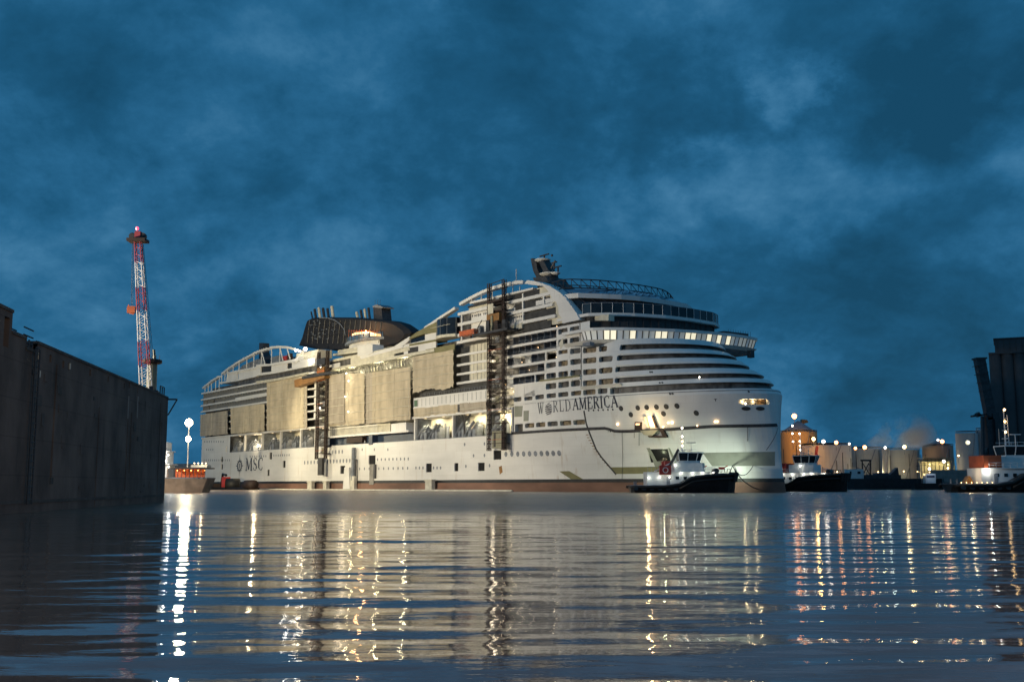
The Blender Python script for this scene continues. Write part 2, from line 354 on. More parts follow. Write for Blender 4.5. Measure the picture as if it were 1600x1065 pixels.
# ================================================================== the cruise ship (local frame: x along from stern to bow, y to port, z up)
ship = thing('cruise_ship', 'huge white cruise ship being fitted out, netting and open decks along its side', 'cruise ship', (O.x, O.y, 0), HEAD)
BM = 47.0; HB = BM / 2
def interp(x, xs, ys): return float(np.interp(x, xs, ys))
def nose(z): return interp(z, [-2, 0, 8, 20, 24.5, 25.9, 28.5, 31.6, 34.5, 37.4, 41], [331.5, 331, 329.5, 328.6, 328.4, 326.5, 323.5, 317.5, 312.5, 307, 303])
def s0(z): return interp(z, [0, 10, 17, 25, 40], [228, 244, 258, 270, 277])
def ex(z): return interp(z, [0, 10, 20, 26, 40], [0.82, 0.70, 0.60, 0.54, 0.5])
def T(s, z):
    a, n = s0(z), nose(z)
    if s <= a: return 0.0
    x = min(1.0, (s - a) / (n - a)); return HB * (1 - (1 - x * x) ** ex(z))
A0 = 294.0                                  # from here forward the hull parameter runs round the stem instead of along the side
def hull(a, z, d=0.0):
    port = a > 300
    if port: a = 600 - a
    if a <= 200: s, t = a, 0.0; nx, ny = 0.0, -1.0
    else:
        n = nose(z)
        s = a if a <= A0 else A0 + (n - A0) * math.sin((a - A0) / (300 - A0) * math.pi / 2)
        t = T(s, z)
        e = 0.25; sa = min(s + e, n); sb = sa - 2 * e
        dx, dy = sa - sb, T(sa, z) - T(sb, z)
        if a > 299.9: dx, dy = 0, 1
        l = math.hypot(dx, dy); nx, ny = dy / l, -dx / l
    s, t = s - nx * d, t - ny * d
    if port: t = BM - t
    return (s, t, z)
def a_of(s, z, port=False):
    if s <= A0: a = s
    else: a = A0 + (300 - A0) * math.asin(min(1, (s - A0) / (nose(z) - A0))) / (math.pi / 2)
    return 600 - a if port else a
RS = Vector((0, 0))
def local_ray(u, v):
    r = ray(u, v); dx, dy = -O.x, -O.y
    return (Vector((dx * FW.x + dy * FW.y, dx * PT.x + dy * PT.y, EYE)), Vector((r.x * FW.x + r.y * FW.y, r.x * PT.x + r.y * PT.y, r.z)))
def hit(u, v):                              # where a sight line meets the hull, as (a, z)
    o, d = local_ray(u, v); k = 200.0; prev = k
    while k < 560:
        p = o + d * k
        n = nose(p.z)
        if p.y >= 0 and p.x <= n and p.y >= T(p.x, p.z):
            lo, hi = k - 1.0, k
            for _ in range(18):
                m = (lo + hi) / 2; q = o + d * m
                if q.y >= 0 and q.x <= nose(q.z) and q.y >= T(q.x, q.z): hi = m
                else: lo = m
            q = o + d * hi
            return a_of(q.x, q.z), q.z
        k += 1.0
    # beyond the outline: fall back to the stem
    return 300.0, EYE + d.z * 300
def pierced(name, m, A, Z, holes, depth=1.0, mapf=hull, parent=None, back=None, fillet=0.0, holename='window', revealm=None):
    """a wall over (a, z) with real openings; holes are (a0, a1, z0, z1)"""
    A = sorted(set([round(x, 4) for x in A] + [round(x, 4) for h in holes for x in h[:2]]))
    Z = sorted(set([round(x, 4) for x in Z] + [round(x, 4) for h in holes for x in h[2:4]]))
    hs = [tuple(round(x, 4) for x in h) for h in holes]
    mb = MB(); idx = {}
    def V(i, j):
        if (i, j) not in idx: idx[(i, j)] = len(mb.v); mb.v.append(mapf(A[i], Z[j], 0))
        return idx[(i, j)]
    for i in range(len(A) - 1):
        am = (A[i] + A[i + 1]) / 2
        col = [h for h in hs if h[0] < am < h[1]]
        for j in range(len(Z) - 1):
            zm = (Z[j] + Z[j + 1]) / 2
            if any(h[2] < zm < h[3] for h in col): continue
            mb.f.append((V(i, j), V(i + 1, j), V(i + 1, j + 1), V(i, j + 1)))
    for h in hs:
        sa = [a for a in A if h[0] <= a <= h[1]]
        for a0, a1 in zip(sa, sa[1:]):
            for z, fl in ((h[2], 0), (h[3], 1)):
                q = [mapf(a0, z, 0), mapf(a1, z, 0), mapf(a1, z, depth), mapf(a0, z, depth)]
                mb.add(q if not fl else q[::-1], [(0, 1, 2, 3)])
        for a in (h[0], h[1]):
            mb.add([mapf(a, h[2], 0), mapf(a, h[3], 0), mapf(a, h[3], depth), mapf(a, h[2], depth)], [(0, 1, 2, 3)])
        if fillet:
            fa = min(fillet, (h[1] - h[0]) / 4)
            for a, sg in ((h[0], 1), (h[1], -1)):
                for z, sz in ((h[2], 1), (h[3], -1)):
                    mb.add([mapf(a, z, 0.003), mapf(a + sg * fa, z, 0.003), mapf(a + sg * fa * .3, z + sz * fillet * .3, 0.003), mapf(a, z + sz * fillet, 0.003)], [(0, 1, 2, 3)])
        if back:
            bm = MB()
            for a0, a1 in zip(sa, sa[1:]):
                bm.add([mapf(a0, h[2], depth), mapf(a1, h[2], depth), mapf(a1, h[3], depth), mapf(a0, h[3], depth)], [(0, 1, 2, 3)])
            bb = back(h) if callable(back) else back
            bm.build(holename, bb, parent)
    o = mb.build(name, m, parent)
    return o
def lin(a, b, n): return [a + (b - a) * i / n for i in range(n + 1)]
def patch(name, m, quad, off=0.05, nu=6, nv=2, parent=ship, thick=None):
    """a plate lying on the hull between four sighted corners (top-left, top-right, bottom-right, bottom-left)"""
    c = [hit(*p) for p in quad]; mb = MB(); g = {}
    for i in range(nu + 1):
        for j in range(nv + 1):
            u, v = i / nu, j / nv
            a = (c[0][0] * (1 - u) + c[1][0] * u) * (1 - v) + (c[3][0] * (1 - u) + c[2][0] * u) * v
            z = (c[0][1] * (1 - u) + c[1][1] * u) * (1 - v) + (c[3][1] * (1 - u) + c[2][1] * u) * v
            g[i, j] = len(mb.v); mb.v.append(hull(a, z, -off))
    for i in range(nu):
        for j in range(nv): mb.f.append((g[i, j + 1], g[i + 1, j + 1], g[i + 1, j], g[i, j]))
    if thick:
        n0 = len(mb.v)
        edge = [(i, 0) for i in range(nu)] + [(nu, j) for j in range(nv)] + [(i, nv) for i in range(nu, 0, -1)] + [(0, j) for j in range(nv, 0, -1)]
        base = [mb.v[g[e]] for e in edge]
        # rim back to the plating
        cs = []
        for i, j in edge:
            u, v = i / nu, j / nv
            a = (c[0][0] * (1 - u) + c[1][0] * u) * (1 - v) + (c[3][0] * (1 - u) + c[2][0] * u) * v
            z = (c[0][1] * (1 - u) + c[1][1] * u) * (1 - v) + (c[3][1] * (1 - u) + c[2][1] * u) * v
            cs.append(hull(a, z, 0.02))
        k = len(edge); mb.add(base + cs, [(i, (i + 1) % k, (i + 1) % k + k, i + k) for i in range(k)])
    return mb.build(name, m, parent)
def strip(name, m, pts, w, off=0.12, parent=ship):
    """a raised band following the hull through sighted points"""
    P = [hit(*p) for p in pts]; P2 = []
    for (a0, z0), (a1, z1) in zip(P, P[1:]):
        for k in range(4): P2.append((a0 + (a1 - a0) * k / 4, z0 + (z1 - z0) * k / 4))
    P2.append(P[-1]); mb = MB(); n = len(P2)
    for i, (a, z) in enumerate(P2):
        p0 = P2[max(i - 1, 0)]; p1 = P2[min(i + 1, n - 1)]
        e = 0.01; sc_ = (Vector(hull(a + e, z)) - Vector(hull(a - e, z))).length / (2 * e)
        da, dz = (p1[0] - p0[0]) * sc_, p1[1] - p0[1]; L = math.hypot(da, dz) or 1
        na, nz_ = -dz / L * w / 2 / sc_, da / L * w / 2
        mb.v += [hull(a + na, z + nz_, -off), hull(a - na, z - nz_, -off), hull(a + na, z + nz_, 0.02), hull(a - na, z - nz_, 0.02)]
    for i in range(n - 1):
        k = 4 * i
        mb.f += [(k + 1, k + 5, k + 4, k), (k, k + 4, k + 6, k + 2), (k + 3, k + 7, k + 5, k + 1)]
    return mb.build(name, m, parent)
def side_poly(name, m, pts, t0=-0.02, t1=0.4, parent=ship, tq=0.0, **kw):
    return MB().prism([Q(u, v, tq) for u, v in pts], t0, t1).build(name, m, parent, **kw)
def side_sz(name, m, poly, t0, t1, parent=ship, **kw): return MB().prism(poly, t0, t1).build(name, m, parent, **kw)

# ---- hull shell -------------------------------------------------------------------
def bowA(a0=0, a1=600):
    L = lin(0, 200, 10) + lin(200, 260, 12) + lin(260, 294, 14) + lin(294, 306, 36) + lin(306, 340, 14) + lin(340, 600, 12)
    return [a for a in L if a0 <= a <= a1] + [a0, a1]
doors_px = [(576, 711, 586.7, 725), (531.6, 727.2, 539.2, 739.7), (665.7, 723.7, 674.5, 737.3), (710, 723, 716, 735.7), (747, 722.4, 757.2, 735.3),
            (771.2, 703.4, 783.2, 717.6), (421, 706.4, 424.9, 717.2), (442, 719.4, 446, 730.2), (345.5, 713.5, 348.2, 721.6), (345.5, 724.8, 348.2, 732.9),
            (353, 697.3, 355.2, 706), (417.6, 733, 421, 743)]
def px_hole(u0, v0, u1, v1):
    c0, c1 = hit(u0, (v0 + v1) / 2), hit(u1, (v0 + v1) / 2)
    um = (u0 + u1) / 2; zt = hit(um, v0)[1]; zb = hit(um, v1)[1]
    return (c0[0], c1[0], zb, zt)
dh = [px_hole(*d) for d in doors_px]
pocket = px_hole(1014, 701, 1046, 722)
slotbow = px_hole(1154.5, 622.8, 1202, 632)
pierced('lower_hull', M['hull'], bowA(), lin(3.4, 16.5, 8), [h for h in dh if h[3] < 16.4] + [pocket], 0.35, parent=ship, back=M['void'], holename='hull_door_opening')
pierced('boot_stripe', M['boot'], bowA(), [2.5, 3.0, 3.4], [], parent=ship)
pierced('underwater_hull', M['antifoul'], bowA(), [-2, 0, 1.2, 2.5], [], parent=ship)
MB().add([(0, 0, -2), (0, BM, -2), (0, BM, 24.2), (0, 0, 24.2)], [(3, 2, 1, 0)]).build('transom', M['hull'], ship)
# aft plate up to the promenade band
recL = [s for s in (0, 35.3)]
aft_h = [px_hole(353, 697.3, 355.2, 706)]
pierced('aft_plate', M['white'], lin(0, 35.3, 5), [16.5, 20, 23.45], [h for h in aft_h], 1.0, parent=ship, back=M['dark'], holename='window')
# forward plate carrying the name, wrapping round the bow
tz = lambda v: 0
rowA = []
for u0, u1 in ((803, 814.7), (819.2, 832), (836.3, 849.8), (854, 868.7), (872, 887.3), (891.3, 906)):
    s0_, z_ = Q(u0, 624 - (u0 - 803) * 0.1); s1_, _ = Q(u1, 620)
    rowA.append((a_of(s0_, 26.3), a_of(s1_, 26.3), 25.7, 26.95))
rowB = []
for u0, u1 in ((804.5, 817), (820.3, 834.7), (837.6, 852), (855.5, 871.5), (875.2, 892.8), (896.3, 914.5)):
    a0, z0_ = hit(u0, 664); a1, z1_ = hit(u1, 662)
    rowB.append((a0, a1, 17.9 if u0 > 810 else 16.9, 19.2))
holes = rowA + rowB
# openings under the deck 30 slab
for u0, u1 in ((822, 850.6), (853, 869), (872.5, 889), (892, 906.5)):
    if u0 < 830: continue
    holes.append((hit(u0, 606)[0], hit(u1, 604)[0], 28.2, 29.8))
holes.append((hit(911, 612)[0], hit(930.5, 611)[0], 25.6, 27.0)); holes.append((hit(934, 612)[0], hit(949, 611)[0], 25.6, 27.0))
# long wrapping slots and the windows beside them
def slot(uL, v, zc, hh):
    a = hit(uL, v)[0]; holes.append((a, 600 - a, zc - hh / 2, zc + hh / 2))
slot(953, 611.5, 26.15, 1.7); slot(960.5, 592, 28.75, 1.35); slot(961.5, 574.5, 31.7, 1.4); slot(964, 558, 34.75, 1.4); slot(969, 541.5, 37.6, 1.5)
for zc in (28.75, 31.7, 34.75, 37.6):
    for u0, u1 in ((910.8, 931.6), (935.7, 958 if zc < 30 else 956.5)):
        v = 600 - (zc - 28.75) * 5.85
        if zc > 37 and u0 > 930: u1 = 948
        holes.append((hit(u0, v)[0], hit(u1, v)[0], zc - 0.75, zc + 0.75))
holes.append(slotbow)
def frontback(h):
    if 282 < h[0] < 294 and h[1] < 295: return M['litcabin'] if int(h[0] * 3 + h[2]) % 3 else M['cabin']
    return (M['litcabin'] if int(h[0] * 7) % 4 == 0 else M['cabin']) if h[3] - h[2] < 1.6 and h[1] < 294 else M['cabin']
pierced('forward_plate', M['white'], bowA(a_of(251.8, 20), 600), [16.5, 18.5, 20, 22, 24, 25.2, 27.4, 28.0, 30.2], [h for h in holes if h[3] < 30.2], 1.3, parent=ship, back=frontback, fillet=0.35)
aW1 = a_of(266.3, 33); aW2 = a_of(271.8, 38)
mid_h = [h for h in holes if 30.2 < h[2] and h[3] < 36.4]
sA = (277.7, 281.7); sB = (272.6, 276.7); sC = (267.2, 271.5)
def hs(sr, zc, hh=1.5): return (a_of(sr[0], zc), a_of(sr[1], zc), zc - hh / 2, zc + hh / 2)
mid_h += [hs(x, z) for z in (31.9, 34.85) for x in (sA, sB, sC)]
pierced('forward_side_plate', M['white'], bowA(aW1, 600), [30.2, 33.2, 36.4], mid_h, 1.3, parent=ship, back=frontback, fillet=0.35)
up_h = [h for h in holes if 36.4 < h[2]] + [hs(x, 37.8) for x in (sA, sB)]
pierced('upper_bow_plate', M['white'], bowA(aW2, 600), [36.4, 39.9], up_h, 1.3, parent=ship, back=frontback, fillet=0.35)
# side plate beside the bridge (straight plane)
flat = lambda a, z, d=0.0: (a, d, z)
pierced('side_plate', M['white'], lin(271.8, 286.2, 2), [39.9, 42.3, 45.2], [(x[0], x[1], z - .75, z + .75) for z in (40.75, 43.75) for x in (sA, sB)], 1.3, mapf=flat, parent=ship, back=M['cabin'], fillet=0.35)
strip('seam_trim', M['steel'], [(908.2, 604), (908.2, 585), (908.2, 560), (908.2, 541)], 0.28, 0.06)
MB().box(282.0, 282.25, -0.07, 0.0, 39.9, 46.2).build('seam_trim', M['steel'], ship)
# caps that close the bow from above
def cap(z, name='deck_cap', mm='greysteel'):
    pts = [hull(a, z)[:2] for a in bowA(a_of(252, z), 600 - a_of(252, z))]
    MB().slab(pts, z - 0.2, z).build(name, M[mm], ship)
cap(30.15); cap(39.85); cap(24.9)
# inner core
MB().box(3, 258, 6.6, BM - 3, 2, 24).build('inner_structure', M['cabin'], ship)
MB().box(3, 262, 3.2, BM - 3, 24.1, 47.6).build('inner_structure', M['cabin'], ship)
MB().box(225, 268, 3.4, BM - 3, 47.7, 57.4).build('inner_structure', M['cabin'], ship)

# ---- lifeboat recess ----------------------------------------------------------------
side_sz('promenade_band', M['white'], [(-0.5, 23.5), (251.5, 23.5), (251.5, 24.25), (-0.5, 24.25)], -0.25, 6.6)
MB().box(35.3, 251.5, -0.02, 6.5, 16.35, 16.55).build('boat_deck', M['greysteel'], ship)
pil = MB().box(-0.35, 0.35, 0.0, 0.9, 16.5, 23.5).mesh('recess_pillar', M['white'])
bulk = MB().box(-0.25, 0.25, 0.9, 6.5, 16.5, 23.5).mesh('recess_bulkhead', M['greysteel'])
for u in (355.5, 381.5, 409, 437.6, 469, 492, 514, 647.5, 707, 761.5, 800):
    s, _ = Q(u, 690); link('recess_pillar', pil, ship, (s, 0, 0)); link('recess_bulkhead', bulk, ship, (s, 0, 0))
MB().box(35.3, 251, 6.3, 6.55, 16.5, 23.5).build('recess_back_wall', M['cream'], ship)
# davits: slanted cradle arms with a winch housing
dv = MB()
for dx in (-1.5, 1.3):
    dv.tube([(dx - 2.4, 0.6, 16.6), (dx - 1.0, 1.2, 19.0), (dx + 1.1, 1.8, 21.2)], 0.42, 6)
    dv.box(dx - 0.5, dx + 1.4, 0.6, 2.6, 16.55, 18.8)
dv.prism([(-3.9, 16.55), (2.6, 16.55), (2.6, 19.9), (1.2, 20.9), (-0.8, 19.2)], 1.6, 3.4); dv.tube([(-4.0, 0.5, 17.2), (2.4, 0.5, 20.6)], 0.16, 5)
dvm = dv.mesh('boat_davit', M['greysteel'])
for s in (40, 49, 57.5, 68, 79, 91, 101, 110, 122, 200, 207, 222.5, 228.5, 243):
    o = link('boat_davit', dvm, ship, (s, 0.15, 0)); o.scale = (random.uniform(0.7, 1.1), 1, 1.0); o.scale.z = 1.0
random.seed(11)
cl = MB(); 
for i in range(150):
    s = random.uniform(38, 250)
    if 133 < s < 193: continue
    w, hgt, t = random.uniform(0.3, 1.6), random.uniform(0.8, 5.5), random.uniform(3.5, 5.8)
    cl.box(s, s + w, t, t + 0.4, 16.6, 16.6 + hgt)
cl.build('deck_clutter', M['greysteel'], ship, kind='stuff')
cl = MB()
for i in range(90):
    s = random.uniform(38, 250)
    cl.tube([(s, 5.8, random.uniform(17, 21)), (s + random.uniform(-3, 3), 5.9, random.uniform(19, 23))], 0.12, 4)
cl.build('wall_pipes', M['ochre'], ship, kind='stuff')
tr = MB(); sx, _ = Q(721.5, 670)
tr.tube([(sx, 1, 16.6), (sx, 1, 21.3)], 0.3, 6)
for d in (-3.3, -1.4, 1.4, 3.3): tr.tube([(sx, 1, 21.0), (sx + d, 1, 23.4)], 0.2, 5)
tr.build('branching_support', M['steel'], ship)
# ---- centre balcony block ---------------------------------------------------------------
MB().box(134, 193.5, -0.9, 6.2, 19.3, 19.95).build('balcony_slab', M['white'], ship)
rl = MB().box(-0.05, 0.05, -0.85, -0.78, 19.95, 22.6).mesh('railing_post', M['white'])
for i in range(46):
    if 23 < i < 25: continue
    s = 136 + i * 0.8; link('railing_post', rl, ship, (s, 0, 0))
MB().box(135.5, 172, -0.88, -0.76, 22.6, 22.75).build('handrail', M['white'], ship)
MB().box(134, 176, 2.2, 2.4, 19.95, 23.4).build('balcony_glass', M['cream'], ship)
side_poly('white_cabin_box', M['white'], [(613.5, 662), (637, 659.5), (637, 675.2), (613.5, 677)], -0.6, 4)
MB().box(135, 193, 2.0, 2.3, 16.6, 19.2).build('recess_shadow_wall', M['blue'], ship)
for u in (514, 580): 
    s, _ = Q(u, 685); MB().box(s - 1.3, s + 1.3, -0.3, 2.0, 15.9, 19.2).build('blue_tarpaulin', M['blue'], ship)
s, _ = Q(553, 688); MB().box(s - 6, s + 6, 0.1, 1.9, 17.0, 19.0).build('rust_red_cabinet', M['rust'], ship)

# ---- decks, slabs and nets along the side -----------------------------------------------
DK = [27.1, 30.2, 33.0, 35.9, 38.9, 41.8, 44.8]
def slab(s_0, s_1, z, th=0.62, t0=-0.05, t1=3.2, name='deck_slab', mm='white'): return MB().box(s_0, s_1, t0, t1, z - th * 0.35, z + th * 0.65).build(name, M[mm], ship)
dvd = MB().box(-0.06, 0.06, 0.25, 3.1, 0.2, 2.6).mesh('balcony_divider', M['greysteel'])
rlg = MB()
rlg.box(0, 2.86, 0.1, 0.14, 1.15, 1.2).box(0, 2.86, 0.1, 0.13, 0.65, 0.68)
for x in (0, 1.43, 2.8): rlg.box(x, x + 0.05, 0.1, 0.15, 0.35, 1.15)
rlgm = rlg.mesh('balcony_railing', M['greysteel'])
random.seed(3)
# stern balconies
for z in (45.3, 42.3, 39.4, 36.5): slab(-3.4, 77 if z < 45 else 120, z, 0.7)
for z in (42.3, 39.4, 36.5):
    for i in range(25):
        if random.random() < 0.85: link('balcony_divider', dvd, ship, (-1 + i * 3.05, 0, z + 0.2))
        if random.random() < 0.3 and z < 40: link('balcony_railing', rlgm, ship, (-1 + i * 3.05, 0, z + 0.2))
MB().box(-1.5, 5, 2.0, BM - 2, 24.2, 45).build('stern_block', M['cabin'], ship)
side_poly('balcony_parapet', M['white'], [(367.5, 621.3), (416.5, 613), (416.5, 618), (367.5, 627)], 0.0, 0.3)
for z in (30.2, 33.0, 27.1): slab(0, 135, z, 0.5, 0.2)
def net(name, pts, m='net', t=-0.9, folds=1.0, seed=0, rows=None):
    """debris netting hung from the scaffold: folds, sag and lift lines"""
    random.seed(seed); c = [Q(*p) for p in pts]; nu = max(8, int((c[1][0] - c[0][0]) * 1.3)); nv = 36
    ph = [random.uniform(0, 6) for _ in range(6)]; mb = MB()
    for j in range(nv + 1):
        for i in range(nu + 1):
            u, v = i / nu, j / nv
            s = (c[0][0] * (1 - u) + c[1][0] * u) * (1 - v) + (c[3][0] * (1 - u) + c[2][0] * u) * v
            z = (c[0][1] * (1 - u) + c[1][1] * u) * (1 - v) + (c[3][1] * (1 - u) + c[2][1] * u) * v
            b = 0.05 * math.sin(s * 2.1 + ph[0] + 0.3 * math.sin(z)) + 0.03 * math.sin(s * 4.7 + ph[1] + z * .2) + 0.17 * abs(math.sin((z - 24.9) * math.pi / 2.93)) + 0.2 * math.sin(s * .4 + ph[2])
            if j == nv: z += (0.07 * math.sin(s * 1.7 + ph[3]) + .12 * math.sin(s * .37 + ph[4])) * folds * folds - 0.25 * folds * random.random()
            mb.v.append((s, t - b * folds, z))
    for j in range(nv):
        for i in range(nu):
            k = j * (nu + 1) + i; mb.f.append((k, k + 1, k + nu + 2, k + nu + 1))
    o = mb.build(name, M[m], ship, smooth=True)
    z0_, z1_ = min(c[2][1], c[3][1]), max(c[0][1], c[1][1])
    rb = MB(); z = 24.9
    while z < z1_ - 0.4:
        if z > z0_ + 0.3: rb.box(c[3][0], c[2][0], t - 0.52, t - 0.40, z, z + 0.14)
        z += 2.93
    s = c[3][0] + 2
    while s < c[2][0]:
        rb.box(s, s + 0.05, t - 0.50, t - 0.4, z0_, min(c[0][1], c[1][1])); s += random.choice((9.8, 13.3, 16.8))
    if rb.v: rb.build('scaffold_tube', M['cream'], o)
    return o
net('debris_net', [(315.5, 648), (358.5, 641.5), (358.5, 677.5), (315.5, 681.5)], 'netgrey', seed=1)
net('debris_net', [(364, 637.5), (416, 630.5), (416, 672.8), (364, 677.3)], 'net', seed=2)
net('debris_net', [(421, 598.5), (478, 587), (478, 668.2), (421, 672.8)], 'net', seed=3)
net('debris_net', [(478.3, 587), (482.5, 586), (482.5, 668), (478.3, 668.3)], 'netgrey', seed=4)
net('debris_net', [(512, 584.5), (574, 583), (574, 661.5), (512, 665.3)], 'net', seed=5)
net('debris_net', [(516, 586), (544, 584.5), (544, 661), (516, 663.5)], 'netgrey', t=-1.5, seed=6)
net('debris_net', [(586, 581.8), (645.5, 573), (645.5, 654.7), (586, 660.2)], 'net', seed=7)
net('debris_net', [(648.3, 557.5), (714.3, 546.5), (714.3, 604), (648.3, 611.5)], 'net', seed=8, folds=1.6)
net('debris_net', [(573.5, 583), (586, 581.5), (586, 659), (573.5, 662)], 'netgrey', t=-0.5, seed=9)
net('debris_net', [(648.3, 638), (716, 630.5), (716, 644), (648.3, 651)], 'net', seed=10, t=-0.3)
net('debris_net', [(721, 630), (761.5, 625.6), (761.5, 639), (721, 643.5)], 'netgrey', seed=11, t=-0.3)
side_poly('net_top_fascia', M['cream'], [(420, 594.5), (450, 588.8), (480, 583.8), (482.5, 585.5), (450, 592.5), (420, 598)], -1.6, 0)
# open landing stack beside the lift tower
for z in (27.1, 30.2, 33.0, 35.9, 38.9, 41.8):
    slab(114.5, 123.5, z, 0.6, -0.6)
    MB().box(119.4, 123.4, 0.3, 0.6, z + 0.4, z + 2.5).build('cabin_front_panel', M['white'], ship)
side_sz('cabin_front', M['cabin'], [(75.8, 24.3), (80.0, 24.3), (80.0, 42), (75.8, 42)], 1.0, 1.4)
side_sz('cabin_front', M['dark'], [(35, 24.3), (39.5, 24.3), (39.5, 36), (35, 36)], 1.0, 1.4)
for z in (27.1, 30.2, 33.0): slab(35, 40, z, 0.5, -0.3); slab(75.8, 80, z, 0.5, -0.3)
# long top band and the truss hung beneath it
side_sz('long_fascia_band', M['cream'], [(133.5, 44.65), (208.5, 44.65), (208.5, 45.65), (133.5, 45.65)], -0.5, 3.2)
for i in range(15):
    s = 134 + i * 4.15
    MB().tube([(s, -0.4, 44.7), (s + 3.4, -0.4, 41.6)], 0.13, 4).build('truss_diagonal', M['khaki'], ship)
MB().box(133.5, 195.5, -0.5, -0.3, 43.9, 44.3).build('truss_chord', M['khaki'], ship)
MB().box(133.5, 195.5, -0.3, -0.1, 41.3, 41.7).build('truss_chord', M['khaki'], ship)
for i in range(34):
    s = 160 + i * 1.05
    if s < 195: MB().tube([(s, -0.2, 43.8), (s + (0.9 if i % 2 else -0.1), -0.2, 41.6)], 0.07, 4).build('truss_brace', M['cream'], ship)
side_sz('upper_side_wall', M['cream'], [(150, 45.7), (182, 45.7), (182, 49.0), (150, 48.8)], -0.1, 0.4)
side_sz('upper_side_wall', M['white'], [(188.5, 45.7), (209, 45.7), (209, 49.2), (188.5, 49.0)], -0.1, 0.4)
side_poly('white_swoosh', M['white'], [(563, 556), (590, 549.5), (617, 541), (641, 525.5), (642, 530), (630, 541), (636, 541.5), (590, 554), (565, 561)], -0.3, 1.6)
side_poly('upper_fascia', M['cream'], [(565, 560), (640, 541), (641, 547), (580, 561.5), (570, 563)], -0.2, 1.2)
side_poly('sheeted_container', M['white'], [(560.5, 540.5), (577, 537), (584, 538), (584, 551), (577, 555), (560.5, 556)], -0.5, 4)
side_poly('olive_roof', M['olive'], [(641, 527.5), (653, 518.5), (664, 512.5), (684, 502.5), (697, 500), (714, 501), (714, 511.5), (690, 513), (683, 519), (663, 522), (641, 530)], -0.4, 6)
side_poly('olive_roof_lower', M['olive'], [(641, 537.5), (683, 530), (683, 533), (641, 540.5)], -0.4, 4)
side_poly('dark_lounge_glass', M['glass'], [(641, 530), (664, 523.5), (664, 533), (641, 537.5)], 0.2, 0.8)
side_poly('white_panel', M['white'], [(664, 522.5), (683, 518.5), (683, 530), (664, 533)], 0.0, 0.6)
bay = MB(); sa_, za_ = Q(683, 542); sb_, zb_ = Q(714, 538)
prof = [(sa_ + (sb_ - sa_) * i / 8, -0.3 - 2.2 * math.sin(math.pi * i / 8)) for i in range(9)]
bay.slab(prof + [(sb_, 3), (sa_, 3)], 49.1, 54.4); bay.build('bowed_glass_bay', M['glass'], ship)
MB().slab([(x, y - 0.35) for x, y in prof] + [(sb_, 3), (sa_, 3)], 48.2, 49.1).build('bay_sill', M['cream'], ship)
for i in range(0, 9, 2):
    x, y = prof[i]; MB().tube([(x, y - 0.06, 49.1), (x, y - 0.06, 54.4)], 0.07, 4).build('bay_mullion', M['greysteel'], ship)
MB().box(sa_, sb_, -2.7, -2.6, 51.9, 52.0).build('bay_rail', M['cream'], ship)
side_poly('dark_opening', M['dark'], [(638, 543.5), (654, 541), (654, 550.8), (638, 554)], -0.14, 0.2)
side_sz('olive_soffit', M['olive'], [(203, 43.2), (220.5, 43.2), (220.5, 45.9), (203, 45.9)], -0.35, 0)
# ---- zone between the nets and the forward lift tower -------------------------------------
for z in (33.2, 36.0, 38.9, 41.9): slab(221.3, 238.5, z, 0.7, -0.1)
slab(221.3, 240, 46.1, 0.9, -0.1)
for z in (33.5, 36.3, 39.2, 42.2):
    MB().box(228, 238.3, 0.4, 0.7, z, z + 2.5).build('cabin_front_panel', M['cream'], ship)
    for k in range(5): MB().box(228.3 + k * 2, 228.42 + k * 2, 0.33, 0.4, z, z + 2.4).build('panel_joint', M['rust'] if z > 38 else M['greysteel'], ship)
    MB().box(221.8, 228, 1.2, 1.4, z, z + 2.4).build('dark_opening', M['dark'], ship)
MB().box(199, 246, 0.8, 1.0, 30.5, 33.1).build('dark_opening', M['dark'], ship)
for i in range(16): link('balcony_railing', rlgm, ship, (199.5 + i * 2.9, -0.1, 30.3))
side_sz('white_panel_band', M['white'], [(195.8, 27.1), (238.4, 27.1), (238.4, 30.35), (195.8, 30.35)], -0.35, 0.5)
for i in range(17): MB().box(198.6 + i * 2.45, 198.7 + i * 2.45, -0.41, -0.34, 27.5, 29.9).build('panel_joint', M['greysteel'], ship)
MB().box(196.3, 198.3, -0.42, -0.34, 27.5, 29.6).build('green_louvre', mat('green louvre', (0.06, 0.14, 0.08), 0.5), ship)
slab(195.8, 238.4, 26.9, 0.5, -0.5); side_poly('dark_gap', M['steel'], [(716.5, 631), (720, 630.6), (720, 642.5), (716.5, 643)], -0.4, 0)
# ---- open decks forward of the lift tower ----------------------------------------------------
for k, z in enumerate(DK + [48.3, 51.7, 55.0]):
    if z < 31: e = 282
    elif z < 36.5: e = 266.6
    elif z < 46: e = 272
    else: e = 271.5 - (z - 48) * 0.35
    st = 247 if z < 46 else 221.8
    if z < 28: st, e = 238.4, 252
    slab(st, e, z, 0.75 if z < 46 else 0.95, -0.12, 3.4)
    if 28 < z < 44:
        for i in range(10):
            s = 248.2 + i * 2.95
            if s < e - 2.5:
                if random.random() < 0.8: link('balcony_divider', dvd, ship, (s, 0, z + 0.2))
                if random.random() < 0.75: link('balcony_railing', rlgm, ship, (s, 0, z + 0.2))
for z, u in ((35.9, 853), (33.0, 853), (30.2, 836.5), (27.1, 819)):
    s, _ = Q(u, 580); MB().box(s - .25, s + .25, -0.1, 0.3, z + 0.3, z + 2.8).build('side_post', M['white'], ship)
side_poly('stepped_plate', M['white'], [(869.5, 558.5), (873, 553.5), (890, 551), (890, 560), (869, 563.5)], -0.02, 0.5)
side_poly('stepped_plate', M['white'], [(860, 579), (865, 573.5), (873, 571.5), (873, 578), (853, 582)], -0.02, 0.5)
